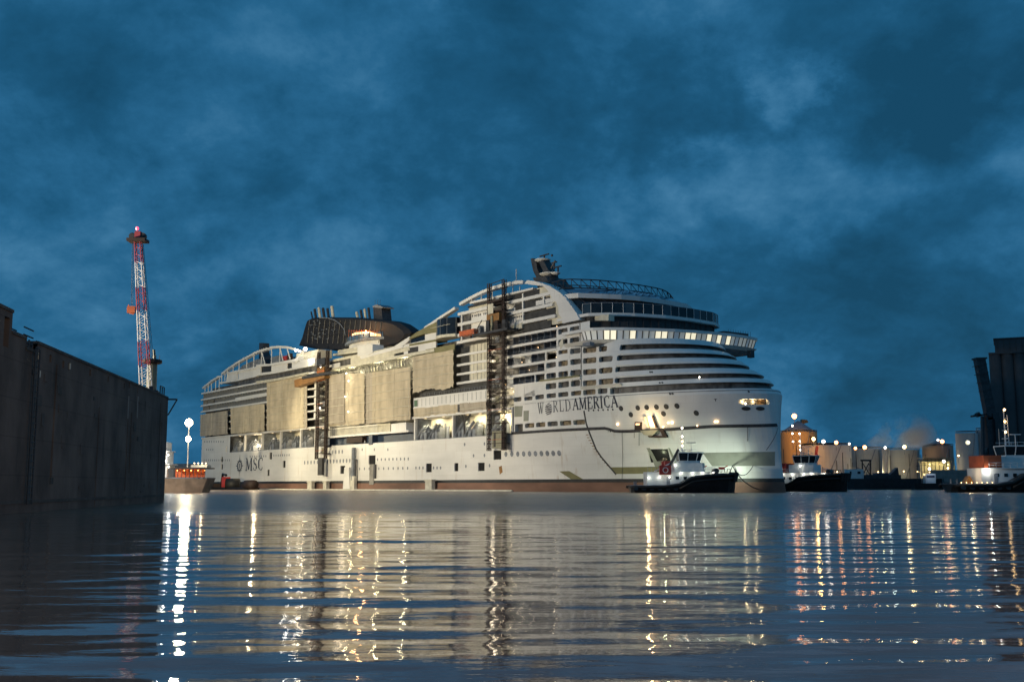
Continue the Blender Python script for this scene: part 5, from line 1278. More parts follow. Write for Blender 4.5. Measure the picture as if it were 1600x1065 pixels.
# ================================================================== yard floodlight masts
def flood_mast(x, y, h_, label, heads, lm, power, aim, col, group='floodlight masts', z0_=2.4, spot=70, r_=.5):
    t = thing('floodlight_mast', label, 'floodlight mast', (x, y, z0_), 0, group)
    MB().tube([(0, 0, 0), (0, 0, h_)], .28, 8, .14).build('pole', M['cranewhite'], t)
    for k, (dz, w) in enumerate(heads):
        MB().box(-1.1, 1.1, -.12, .12, h_ + dz - .15, h_ + dz + .1).build('lamp_bar', M['steel'], t)
        MB().ball((0, 0, 0), w, 10).build('lamp_head', LM[lm], t).location = (0, -.3, h_ + dz)
    if power: pointlight((0, -1.6, h_), power, col, t, r_, spot, Vector(aim) - Vector((x, y, z0_)))
    return t
p = at(295.5, 660, 420)
flood_mast(p.x, p.y, p.z - 2.6, 'tall floodlight mast with two bright lamp heads left of the ship stern', [(0, 1.5), (-6.3, 1.05)], 'flood', 1.3e5, (-75, 400, 12), (1, .86, .56), z0_=2.6, spot=120, r_=1.5)
# more masts of the same yard, beyond the left edge of the picture
flood_mast(-150, 262, 34, 'farthest of the floodlight masts on the quay behind the dock wall', [(0, .6)], 'flood', FL1, (-60, 400, 20), (1, .85, .56), spot=100, r_=3)
flood_mast(-135, 205, 34, 'nearest of the floodlight masts on the quay behind the dock wall', [(0, .6)], 'flood', FL2, (5, 300, 22), (1, .88, .70), spot=80, r_=3)
flood_mast(-175, 300, 30, 'outermost of the floodlight masts on the quay behind the dock wall', [(0, .6)], 'flood', FL3, (-105, 455, 16), (1, .84, .52), spot=90, r_=3)

# the quay the picture is taken from, with its own lamp behind the viewer
ground('near_quay', [(-60, -60), (80, -60), (80, -6), (-60, -6)], -2, 1.0)
flood_mast(48, -18, 13, 'warm floodlight mast on the near quay behind the viewer', [(0, .3)], 'warm', 0.75e5, (-32, 78, 5), (1, .74, .52), z0_=1.0, spot=120, r_=.5)

# ================================================================== crane behind the wall
cr = thing('harbour_crane', 'red and white lattice boom crane behind the dark dock wall', 'crane', (0, 0, 0))
YC = 222.0
def cpt(u, v, y=YC): return at(u, v, y)
b0, b1_ = cpt(229.5, 640), cpt(215.8, 378)
axis = (b1_ - b0); L = axis.length; axis.normalize(); sidev = Vector((1, 0, 0)) - axis * axis.x; sidev.normalize(); back = axis.cross(sidev)
def bp_(t, i, j):
    w = 1.0 - .42 * t
    return b0 + axis * (L * t) + sidev * w * i + back * w * j
segs = [(0, .09, 'cranewhite'), (.09, .26, 'cranewhite'), (.26, .40, 'cranered'), (.40, .585, 'cranewhite'), (.585, .725, 'cranered'), (.725, .875, 'cranewhite'), (.875, 1.0, 'cranered')]
for ta, tb, m_ in segs:
    for i in (-1, 1):
        for j in (-1, 1): MB().tube([bp_(ta, i, j), bp_(tb, i, j)], .12, 5).build('boom_chord', M[m_], cr)
nlac = 44
for k in range(nlac):
    ta, tb = k / nlac, (k + 1) / nlac; m_ = next(m for a, b, m in segs if a <= (ta + tb) / 2 <= b); sg = 1 if k % 2 else -1
    lac = MB().tube([bp_(ta, -sg, -1), bp_(tb, sg, -1)], .055, 4).tube([bp_(ta, -sg, 1), bp_(tb, sg, 1)], .055, 4).tube([bp_(ta, -1, -sg), bp_(tb, -1, sg)], .055, 4).tube([bp_(ta, 1, -sg), bp_(tb, 1, sg)], .075, 4)
    lac.build('boom_lacing', M[m_], cr)
hp = cpt(215.5, 376)
MB().box(hp.x - 1.9, hp.x + 1.9, YC - 1.5, YC + 1.5, hp.z - .3, hp.z + .3).build('head_platform', M['rust'], cr)
for dx in (-1.1, 1.0): MB().tube([(hp.x + dx, YC - .4, hp.z + .9), (hp.x + dx, YC + .4, hp.z + .9)], .75, 12).build('head_sheave', M['steel'], cr)
MB().box(hp.x - .6, hp.x + .6, YC - .5, YC + .5, hp.z, hp.z + 1.9).build('head_frame', M['cranered'], cr)
lp = cpt(214.3, 357); MB().ball((0, 0, 0), .36, 8).build('warning_lamp', LM['red'], cr).location = lp
MB().tube([(lp.x, YC, hp.z + 1.8), (lp.x, YC, lp.z - .2)], .08, 4).build('lamp_stem', M['cranered'], cr)
for (ua, va, ub, vb) in ((207, 378, 205, 480), (208.5, 378, 207.5, 480), (224, 382, 239, 556), (222.5, 380, 237, 560)):
    MB().tube([cpt(ua, va), cpt(ub, vb)], .05, 4).build('hoist_cable', M['cable'], cr)
q = cpt(211, 486); MB().box(q.x - .9, q.x + .7, YC - 2.2, YC - 1.5, q.z - .7, q.z + .7).build('hook_block', M['orange'], cr)
q = cpt(206, 485); MB().tube([q + Vector((0, -1.8, .9)), q + Vector((-.3, -1.8, 0)), q + Vector((.3, -1.8, -.8)), q + Vector((1.1, -1.8, -1.0))], .16, 5).build('hook', M['orange'], cr)
q0, q1 = cpt(235.5, 640, YC + 3), cpt(238, 562, YC + 3); MB().tube([q0, q1], 1.05, 12).build('crane_column', M['khaki'], cr)
q = cpt(238, 564, YC + 3); MB().lathe([(1.5, q.z - .6), (2.0, q.z - .4), (2.0, q.z + .2), (1.3, q.z + .4)], 12, (q.x, q.y)).build('column_ring', M['rust'], cr)
for k in range(6): MB().tube([(q.x - 1.9 + k * .75, q.y - 1.2, q.z), (q.x - 1.9 + k * .75, q.y - 1.2, q.z + 1.1)], .06, 4).build('ring_post', M['steel'], cr)
MB().tube([(q.x + .5, q.y, q.z), (q.x + .2, q.y, q.z + 2.4)], .3, 6).build('column_head', M['khaki'], cr)
MB().box(q.x - 10, q.x + 1, q.y - 4, q.y + 4, 2.4, 7.0).build('crane_base', M['khaki'], cr)
MB().tube([(q.x, q.y, 7), (q.x, q.y, q0.z + 1)], 1.4, 12).build('crane_column', M['khaki'], cr)

# ================================================================== small cargo ship at the end of the wall
cs = thing('coaster', 'small grey coaster with glowing orange awning moored past the end of the dock wall', 'coaster', (at(258, 760, 262).x, 262, 0), R(2))
e_ = at(329.5, 745, 262).x - cs.location.x
st_ = [(-34, 3.2), (-30, 4.6), (0, 5), (e_ - 5, 5), (e_, 4.2)]
hm = MB(); hp_ = []
for x, w in st_: hp_.append((x, -w))
for x, w in reversed(st_): hp_.append((x, w))
hm.slab([(x - (1.6 if x > e_ - 1 else 0), y * .86) for x, y in hp_], -1, 3.3, hp_); hm.build('coaster_hull', M['coaster'], cs)
MB().slab([(x * 1.002, y * 1.01) for x, y in hp_], 3.3, 3.55).build('rubbing_rail', M['greysteel'], cs)
MB().slab([(x - (1.8 if x > e_ - 1 else 0), y * .865) for x, y in hp_], -1.0, .45, ).build('waterline_band', M['rust'], cs)
for k in range(9): MB().box(3.2 + k * .9, 3.34 + k * .9, -4.9, -4.76, 3.5, 5.6).build('awning_post', M['steel'], cs)
MB().box(2.6, e_ - .3, -5.1, 4.6, 5.6, 5.9).build('awning_roof', M['steel'], cs)
MB().box(3, e_ - 1, -2.6, -2.4, 3.6, 5.5).build('awning_back_wall', M['orange'], cs)
for k in range(5): pointlight((3.8 + k * 1.6, -3.9, 5.1), 42, (1, .45, .12), cs, .15); MB().ball((3.8 + k * 1.6, -3.9, 5.2), .12, 6).build('awning_lamp', LM['orange'], cs)
MB().box(-9, 1.2, -3.4, 3.4, 3.4, 6.5).build('deckhouse', M['boatwhite'], cs)
MB().box(-9, 1.9, -3.8, 3.8, 6.5, 6.7).build('bridge_deck', M['boatwhite'], cs); MB().box(-8, .9, -3, 3, 6.7, 9.6).build('deckhouse', M['boatwhite'], cs)
MB().box(-7, 1.3, -3.2, 3.2, 9.6, 9.8).build('bridge_deck', M['boatwhite'], cs); MB().box(-7, .5, -2.6, 2.6, 9.8, 11.9).build('wheelhouse', M['boatwhite'], cs)
MB().box(-6, .56, -2.66, -2.6, 10.5, 11.4).build('wheelhouse_window', M['glass'], cs)
MB().tube([(-1, 0, 11.9), (-1, 0, 16.5)], .12, 5).build('mast', M['cranewhite'], cs)
for x, z in ((1.4, 8.8), (.9, 7.4), (1.6, 6.0)): MB().ball((x, -3.5, z), .18, 6).build('deck_lamp', LM['white'], cs)
pointlight((2.5, -5, 8.6), 500, (1, .97, .9), cs, .3)
MB().box(e_ - 4.4, e_ - .6, -2, 2, 5.9, 6.5).build('boat_cover', M['boom'], cs); pointlight((e_ - 1.5, -2.6, 7.4), 260, (1, .8, .5), cs, .2)
for k in range(4): MB().ball((e_ - 3.6 + k * .9, -2.1, 6.9), .11, 6).build('deck_lamp', LM['warm'], cs)

# ================================================================== tugs
def tug(name_label, x, y, rz, scale=1.0, hullm='black', housem='boatwhite', kind=0, lampm='white', lit=1.0, group='harbour tugs'):
    """local x forward, 26 m long"""
    t = thing('tug', name_label, 'tug', (x, y, 0), rz, group)
    t.scale = (scale,) * 3
    stn = [(-13, .2, 3.2, 1.75), (-12.4, 2.8, 4.0, 1.75), (-10, 4.2, 4.9, 1.75), (-5, 4.6, 5.1, 1.8), (-1.5, 4.7, 5.1, 2.3), (1.5, 4.6, 5.1, 3.9), (5, 4.1, 5.0, 4.35), (8.5, 3.0, 4.5, 4.6), (11, 1.7, 3.3, 4.75), (12.6, .6, 1.8, 4.8), (13.2, .05, .4, 4.8)]
    mb = MB(); n = len(stn)
    for x_, wb_, wt, zt in stn:
        zm = zt * .45
        mb.v += [(x_ * .96, -wb_ * .8, -1), (x_ * .985, -(wb_ * .6 + wt * .4), zm), (x_, -wt, zt), (x_, wt, zt), (x_ * .985, wb_ * .6 + wt * .4, zm), (x_ * .96, wb_ * .8, -1)]
    for i in range(n - 1):
        for k in range(5): a = 6 * i + k; mb.f.append((a, a + 6, a + 7, a + 1))
    mb.f.append((0, 1, 2, 3, 4, 5)); mb.f.append(tuple(6 * (n - 1) + k for k in (5, 4, 3, 2, 1, 0)))
    # the deck sits below the bulwark
    mb.build('tug_hull', M[hullm], t)
    for sg in (-1, 1):
        MB().tube([(x_, sg * (wt + .12), zt - .35) for x_, wb_, wt, zt in stn], .36, 8).build('fender_belt', M['rubber'], t, smooth=True)
        MB().tube([(x_, sg * (wt + .05) * .99, zt - 1.3) for x_, wb_, wt, zt in stn[4:]], .3, 8).build('fender_belt', M['rubber'], t, smooth=True)
        MB().tube([(x_, sg * (wt - .05), zt + .02) for x_, wb_, wt, zt in stn[:5]], .07, 4).build('bulwark_rail', M['greysteel'], t)
    for k in range(7):
        a = -60 + k * 20; MB().tube([(11.6 + 1.4 * math.cos(R(a)), 2.6 * math.sin(R(a)), 2.6), (11.9 + 1.5 * math.cos(R(a)), 2.8 * math.sin(R(a)), 4.9)], .42, 8).build('bow_fender', M['rubber'], t)
    for k in range(6): MB().tube([(-12 + k * 1.9, -5.0, .9), (-12 + k * 1.9, -5.15, 1.0)], .55, 12).build('tyre_fender', M['rubber'], t)
    # main house
    MB().slab([(-5, -3), (6.2, -3), (7.2, -1.6), (7.2, 1.6), (6.2, 3), (-5, 3)], 1.7, 4.9).build('main_house', M[housem], t)
    for k in range(5): MB().box(-4 + k * 1.9, -3.2 + k * 1.9, -3.05, -2.98, 3.2, 3.9).build('house_window', M['glass'], t)
    MB().box(-4.3, -3.5, -3.06, -2.98, 1.8, 3.8).build('door', M['greysteel'], t)
    MB().slab([(-5.6, -3.5), (6.8, -3.5), (7.9, -1.8), (7.9, 1.8), (6.8, 3.5), (-5.6, 3.5)], 4.9, 5.06).build('boat_deck', M[housem], t)
    MB().slab([(-2.4, -2.3), (4.6, -2.3), (5.4, -1), (5.4, 1), (4.6, 2.3), (-2.4, 2.3)], 5.06, 7.2).build('upper_house', M[housem], t)
    wl = [(-.9, -1.9), (3.2, -1.9), (4.4, -.8), (4.4, .8), (3.2, 1.9), (-.9, 1.9)]; wu = [(-1.2, -2.3), (3.6, -2.3), (5.0, -1.0), (5.0, 1.0), (3.6, 2.3), (-1.2, 2.3)]
    MB().slab(wl, 7.2, 7.7).build('wheelhouse_base', M[housem], t)
    MB().slab(wl, 7.7, 9.5, wu).build('wheelhouse_glass', M['glass'], t)
    for (xa, ya), (xb, yb) in list(zip(wl, wu)) + [((1.1, -1.9), (1.2, -2.3)), ((1.1, 1.9), (1.2, 2.3)), ((4.4, 0), (5.0, 0))]: MB().tube([(xa, ya, 7.7), (xb, yb, 9.5)], .11, 5).build('window_post', M[housem], t)
    MB().slab([(x_ * 1.06, y_ * 1.06) for x_, y_ in wu], 9.5, 9.75).build('wheelhouse_roof', M[housem], t)
    # rails
    for z in (5.6, 6.1): MB().tube([(-5.5, -3.4, z), (6.7, -3.4, z), (7.8, -1.8, z), (7.8, 1.8, z), (6.7, 3.4, z), (-5.5, 3.4, z)], .04, 4).build('deck_rail', M['cranewhite'], t)
    for k in range(9): MB().tube([(-5.4 + k * 1.5, -3.4, 5.0), (-5.4 + k * 1.5, -3.4, 6.1)], .04, 4).build('rail_post', M['cranewhite'], t)
    for y_ in (-1.9, 1.9): MB().tube([(x_, y_, 10.4) for x_ in (-1, 3.2)], .035, 4).build('roof_rail', M['cranewhite'], t)
    for x_ in (-1, .4, 1.8, 3.2): MB().tube([(x_, -1.9, 9.75), (x_, -1.9, 10.4)], .035, 4).build('rail_post', M['cranewhite'], t)
    # mast
    mh = 15.8 if kind != 2 else 17.4
    MB().tube([(.2, 0, 9.7), (.2, 0, mh)], .2, 6, .09).build('mast', M['cranewhite'], t)
    if kind == 2:
        MB().tube([(1.0, 0, 9.7), (.9, 0, mh - 1.2)], .08, 5).build('mast', M['cranewhite'], t)
        for k in range(9): MB().tube([(.2, 0, 10.4 + k * .62), (.95, 0, 10.7 + k * .62)], .04, 4).build('mast_rung', M['cranewhite'], t)
    for z, w in ((11.2, 1.3), (12.9, .9)): MB().box(.1, .3, -w, w, z, z + .12).build('mast_crosstree', M['cranewhite'], t)
    MB().box(1.2, 3.6, -.12, .12, 12.0, 12.2).build('radar_scanner', M['cranewhite'], t); MB().tube([(2.4, 0, 9.7), (2.4, 0, 12)], .09, 5).build('radar_post', M['cranewhite'], t)
    MB().tube([(-.8, .6, 9.7), (-.8, .6, 13.3)], .04, 4).build('whip_aerial', M['cranewhite'], t)
    zs = (15.7, 13.6, 12.4, 11.3) if kind != 2 else (17.3, 14.8, 12.6)
    for k, z in enumerate(zs): MB().ball((0, 0, 0), .21 if k else .24, 8).build('mast_lamp', LM['warm' if kind == 2 or k == 2 else 'white'], t).location = (.2, -.35, z)
    # funnels
    for y_ in (-2.1, 2.1):
        MB().slab([(-4.6, y_ - .6), (-3.1, y_ - .6), (-3.1, y_ + .6), (-4.6, y_ + .6)], 5.06, 7.6).build('funnel', M['red' if kind != 2 else 'orange'], t)
    if kind == 0:
        MB().tube([(-4.2, -3.0, 5.2), (-2.6, -3.0, 8.0), (-1.3, -3.0, 10.4)], .42, 6, .3).build('crane_arm', M['steel'], t)
        MB().tube([(-7.3, -2.9, 5.0), (-4.2, -3.1, 6.6), (-2.2, -3.0, 7.6)], .16, 5).build('crane_strut', M['cranewhite'], t)
        MB().box(-6.1, -3.3, -3.9, -3.3, 4.3, 6.5).build('life_raft_box', M['red'], t)
        rg = MB()
        for k in range(12):
            a0_, a1_ = k * math.pi / 6, (k + 1) * math.pi / 6
            rg.tube([(-4.7 + .62 * math.cos(a0_), -3.95, 5.4 + .62 * math.sin(a0_)), (-4.7 + .62 * math.cos(a1_), -3.95, 5.4 + .62 * math.sin(a1_))], .09, 4)
        rg.build('ring_mark', M['cranewhite'], t)
        MB().box(-9, -5, -2.8, 2.8, 1.75, 5.0).build('aft_house', M['boatwhite'], t)
        for k in range(5): MB().tube([(-8.8 + k * .9, -2.9, 5.0), (-8.8 + k * .9, -2.9, 6.2)], .05, 4).build('rail_post', M['greysteel'], t)
        MB().tube([(-8.8, -2.9, 6.2), (-5.2, -2.9, 6.2)], .05, 4).build('deck_rail', M['greysteel'], t)
    for x_ in ((4.4, 9.5) if kind == 0 else ()):
        MB().box(x_ - .7, x_ + .7, -1.6, -.9, 5.6, 6.2).build('fire_monitor', M['red'], t); MB().tube([(x_, -1.25, 5), (x_, -1.25, 5.8)], .12, 5).build('monitor_post', M['cranewhite'], t)
        MB().tube([(x_ + .5, -1.25, 6.0), (x_ + 1.5, -1.25, 6.5)], .12, 5).build('monitor_barrel', M['red'], t)
    if kind == 2:
        MB().box(-6.4, -2.6, -3.2, 3.2, 5.06, 7.6).build('red_equipment_house', M['orange'], t)
        MB().box(-7, -4.8, -3.0, 3.0, 1.7, 5.0).build('aft_house', M['boatwhite'], t)
    # bow winch and towing bitts
    MB().tube([(8.2, -1.2, 5.2), (8.2, 1.2, 5.2)], .7, 12).build('towing_winch', M['steel'], t)
    for dx in (0, 1.4): MB().tube([(9.4 + dx, -.9, 4.7), (9.6 + dx, -.9, 5.7), (10.2 + dx, -.9, 5.7), (10.4 + dx, -.9, 4.7)], .1, 5).build('towing_bitt', M['steel'], t)
    for y_ in (-1.4, 1.4): MB().tube([(-11.5, y_, 1.7), (-11.5, y_, 2.7)], .16, 6).build('stern_bitt', M['greysteel'], t)
    # working lights
    spots = [(-8.6, -3.0, 3.6), (-6.0, -3.1, 3.7), (-3.6, -3.2, 3.7), (-.8, -3.2, 4.6), (2.0, -3.2, 4.6), (4.4, -3.2, 4.7), (7.2, -2.4, 4.8), (-2.0, -2.5, 6.6)]
    if kind == 1: spots = [(-4, -3.2, 4.5), (-1, -3.2, 4.6), (2.2, -3.2, 4.6), (4.4, -3.2, 4.7), (7.4, -1.6, 4.9), (1, -2.5, 6.9)]
    if kind == 2: spots = [(-5.8, -3.15, 4.4)]
    for k, (x_, y_, z_) in enumerate(spots):
        MB().ball((0, 0, 0), .17, 8).build('work_lamp', LM['tugl'], t).location = (x_, y_, z_)
        pointlight((x_, y_ - .6, z_), (30 if kind != 2 else 200) * lit, (1, .97, .86) if kind != 0 else (.95, 1, .86), t, .2)
    return t
pA = at(1066, 766, 256); tugA = tug('black hulled tug with red box and lit white house beside the ship bow', pA.x, 256, R(2), 25.3 / 26.4, kind=0)
pointlight((0, 4.6, 3.0), 4200, (.86, 1, .72), tugA, .5, 120, (0, 20, 5)); pointlight((-10, 4.6, 3.0), 4200, (.86, 1, .66), tugA, .5, 120, (-10, 20, 5)); pointlight((10, 4.6, 4.0), 4600, (.86, 1, .78), tugA, .5, 120, (14, 20, 6))
pB = at(1252, 766, 308); tugB = tug('black tug with brightly lit house right of the cruise ship stem', pB.x, 308, R(-38), 1.03, kind=1, lit=1.3)
pC = at(1574, 766, 272); tugC = tug('white and black tug with orange house at the right edge', pC.x, 272, R(4), 1.18, kind=2)
for k in range(7):
    MB().ball((-12.2 + k * 1.1, -4.7, 2.0), .08, 6).build('deck_string_lamp', LM['warm'], tugC)
MB().prism([(-9.5, 1.8), (-7.6, 1.8), (-8.4, 3.4)], -1, 1).build('deck_gear', M['ochre'], tugC)
pointlight((-9, -2, 4.0), 240, (1, .7, .4), tugC, .2)
# tow lines
def rope(label, a, b, sag, r_=.09):
    a, b = Vector(a), Vector(b); pts = [a.lerp(b, k / 10) - Vector((0, 0, sag * 4 * (k / 10) * (1 - k / 10))) for k in range(11)]
    return tag(MB().tube(pts, r_, 5).build('tow_rope', M['cable']), label, 'rope', 'tow ropes at the bow')
def sw_(a, z, d=-.2):
    p = Vector(hull(a, z, d)); return Vector((O.x + FW.x * p.x + PT.x * p.y, O.y + FW.y * p.x + PT.y * p.y, p.z))
e1 = tugA.location + Vector((12.4, 0, 5))
ax, az = hit(1177, 727)
rope('sagging dark tow rope from the tug bow up to the hull', e1, sw_(ax, az), 1.6)
a2_, z2_ = hit(1146, 727); a3_, z3_ = hit(1154, 741)
rope('short dark rope hanging in a peak just right of the near tug', e1 + Vector((-1, 0, .3)), sw_(a2_, z2_, -1.0), .2, .12)
rope('short dark rope falling from the peak to the ship waterline', sw_(a2_, z2_, -1.0), sw_(a3_, z3_), .2, .12)
a4_, z4_ = hit(1186, 764)
rope('long drooping rope entering the water under the ship stem', e1, sw_(a4_, max(z4_, .3)), .8, .13)

# ================================================================== barge, boats
bg_ = thing('barge', 'long dark barge with small white cabin and lattice frame moored at the right quay', 'barge', (at(1400, 760, 470).x, 470, 0), R(0))
kx = lambda u: at(u, 750, 468).x - bg_.location.x
MB().slab([(kx(1323) + 2, -5), (kx(1475) - 2, -5), (kx(1478), 0), (kx(1475) - 2, 5), (kx(1323) + 2, 5), (kx(1320), 0)], -1, 4.6).build('barge_hull', M['black'], bg_)
MB().box(kx(1350), kx(1405), -4.5, 4.5, 4.6, 6.2).build('coaming', M['steel'], bg_)
MB().box(kx(1325), kx(1349), -3, 3, 4.6, 8.6).build('white_cabin', M['boatwhite'], bg_)
MB().box(kx(1339), kx(1344), -3.05, -2.9, 6.6, 7.7).build('cabin_window', M['glass'], bg_); MB().box(kx(1327), kx(1330), -3.05, -2.9, 6.6, 7.7).build('cabin_window', M['glass'], bg_)
for u in (1347.5, 1360.5): MB().tube([(kx(u), -2, 5), (kx(u) + .3, -2, 12.4)], .3, 5).build('frame_leg', M['steel'], bg_)
MB().box(kx(1346), kx(1362), -2.3, -1.7, 12.0, 12.7).build('frame_beam', M['steel'], bg_)
MB().tube([(kx(1347.5), -2, 12), (kx(1360), -2, 6)], .18, 4).build('frame_brace', M['steel'], bg_); MB().tube([(kx(1360.5), -2, 12), (kx(1348), -2, 6)], .18, 4).build('frame_brace', M['steel'], bg_)
MB().prism([(kx(1390), 6), (kx(1404), 9.3), (kx(1405), 6)], -2, 2).build('raised_ramp', M['steel'], bg_)
MB().box(kx(1370), kx(1388), -3, 3, 6.2, 7.0).build('deck_cargo', M['blue'], bg_)
ws = thing('workboat', 'small workboat with tall mast and little lamps at the right end of the barge', 'workboat', (at(1445, 762, 440).x, 440, 0), R(0))
MB().slab([(-4.5, -2), (4.5, -2), (7, 0), (4.5, 2), (-4.5, 2)], -.6, 2.6, [(-5, -2.4), (5, -2.4), (8.6, 0), (5, 2.4), (-5, 2.4)]).build('workboat_hull', M['black'], ws)
MB().box(0, 4, -1.5, 1.5, 2.6, 6.4).build('workboat_cabin', M['boatwhite'], ws); MB().box(.4, 3.6, -1.55, -1.45, 4.8, 5.8).build('cabin_window', M['blue'], ws)
MB().tube([(-1, 0, 2.4), (-1, 0, 14)], .16, 5).build('mast', M['greysteel'], ws); MB().tube([(-3, 0, 9.5), (1, 0, 9.8)], .1, 4).build('mast_yard', M['steel'], ws)
MB().tube([(-3, 0, 2.4), (-2.4, 0, 12)], .12, 5).build('mast', M['steel'], ws)
for x_, z_ in ((-3.2, 7.2), (-.6, 6.0), (1.6, 7.0)): MB().ball((x_, -1.6, z_), .17, 6).build('deck_lamp', LM['warm'], ws)
pointlight((2, -4, 6.5), 120, (.7, .8, 1), ws, .2)
mb_ = thing('motor_boat', 'small pale blue motor boat under the bow of the second tug', 'motor boat', (at(1311, 764, 330).x, 330, 0), R(20))
MB().slab([(-1.8, -.8), (1.5, -.8), (2.6, 0), (1.5, .8), (-1.8, .8)], -.3, .8, [(-2, -1.1), (1.8, -1.1), (3.4, 0), (1.8, 1.1), (-2, 1.1)]).build('boat_hull', M['skyglass'], mb_)
MB().slab([(-1, -.8), (1, -.8), (1, .8), (-1, .8)], .8, 1.9, [(-.8, -.6), (.4, -.6), (.4, .6), (-.8, .6)]).build('boat_cabin', M['skyglass'], mb_)

# ================================================================== tank farm
def tank(label, u0, u1, vtop, Y, m='tank', ribs=0, cone=0.0, rail=True, zb=3.2, top_lamps=(), name='storage_tank', cat='storage tank', group='storage tanks on the right quay'):
    a, b = at(u0, 740, Y), at(u1, 740, Y); k_ = (b.x - a.x) / 2 / Y; r_ = k_ * Y / (1 - k_); cx_ = (a.x + b.x) / 2 * (Y + r_) / Y; zt = at((u0 + u1) / 2, vtop, Y).z
    t = thing(name, label, cat, (cx_, Y + r_, 0), 0, group)
    n = 40; MB().lathe([(r_, zb - .1), (r_, zt)], n).build('shell', M[m], t, smooth=False)
    MB().lathe([(r_ * 1.005, zt), (.5, zt + cone)], n).build('roof', M[m] if not cone else M['greysteel'], t)
    k = zb + (zt - zb) / 3
    while k < zt - 1: MB().lathe([(r_ * 1.006, k), (r_ * 1.006, k + .25)], n).build('shell_ring', M[m], t); k += (zt - zb) / 3
    if rail:
        MB().lathe([(r_ * 1.01, zt + 1.0), (r_ * 1.01, zt + 1.12)], n).build('roof_rail', M['greysteel'], t)
        for k in range(22):
            an = math.pi + k * math.pi / 21; MB().tube([(r_ * math.cos(an), r_ * math.sin(an), zt), (r_ * math.cos(an), r_ * math.sin(an), zt + 1.1)], .07, 4).build('rail_post', M['greysteel'], t)
    for k in range(ribs):
        an = R(200 + 140 * k / max(1, ribs - 1)); x_, y_ = (r_ + .25) * math.cos(an), (r_ + .25) * math.sin(an)
        MB().tube([(x_, y_, zb), (x_, y_, zb + (zt - zb) * random.uniform(.35, .95))], .16, 4).build('standpipe', M['steel'], t)
    an0 = R(250)
    MB().tube([(r_ * math.cos(an0 + k * .045), (r_ + .5) * math.sin(an0 + k * .045), zb + (zt - zb) * k / 16) for k in range(17)], .22, 4).build('stairway', M['greysteel'], t)
    return t, cx_, r_, zt
def lamp_at(u, v, Y, r_, lm, label, power=0, col=(1, .7, .35), group='lamps of the tank farm', stem=4.0, spot=None):
    p = at(u, v, Y); t = thing('yard_lamp', label, 'lamp', (p.x, p.y, p.z - stem), 0, group)
    MB().tube([(0, 0, 0), (0, 0, stem)], .12, 5).build('lamp_post', M['greysteel'], t); MB().box(-.5, .5, -.1, .4, stem + .1, stem + .35).build('lamp_hood', M['steel'], t)
    MB().ball((0, 0, 0), r_, 10).build('lamp_head', LM[lm], t).location = (0, -.1, stem)
    if power: pointlight((0, 2.6 if spot else -2.6, stem + .2), power, col, t, .6, spot, (4, 40, -22) if spot else None)
    return t
random.seed(17)
tank('amber lit conical roofed silo behind the second tug', 1222, 1278, 674, 600, 'glowsilo', 4, 6.5, rail=True)
tank('broad pale tank with tall standpipes right of the second tug', 1252, 1330, 694.5, 585, 'tank', 10)
tank('pale tank partly hidden behind its broader left neighbour', 1318, 1379, 700.5, 615, 'tank', 5)
tank('narrow brightly lit column tank between two broad tanks', 1379.5, 1391, 702, 590, 'tank', 0)
tank('pale tank with a yellow glow at its foot behind the barge', 1388, 1437, 702, 600, 'tank', 3)
tank('brown tank with conical roof above the lit yellow plant', 1444, 1490, 696, 585, 'tankbrown', 4, 3.2)
tank('tall narrow steel tank with a round lamp on its face', 1497, 1530, 676, 540, 'tank', 0)
tank('slender steel column at the right of the tall narrow tank', 1529, 1549, 671, 545, 'tank', 0)
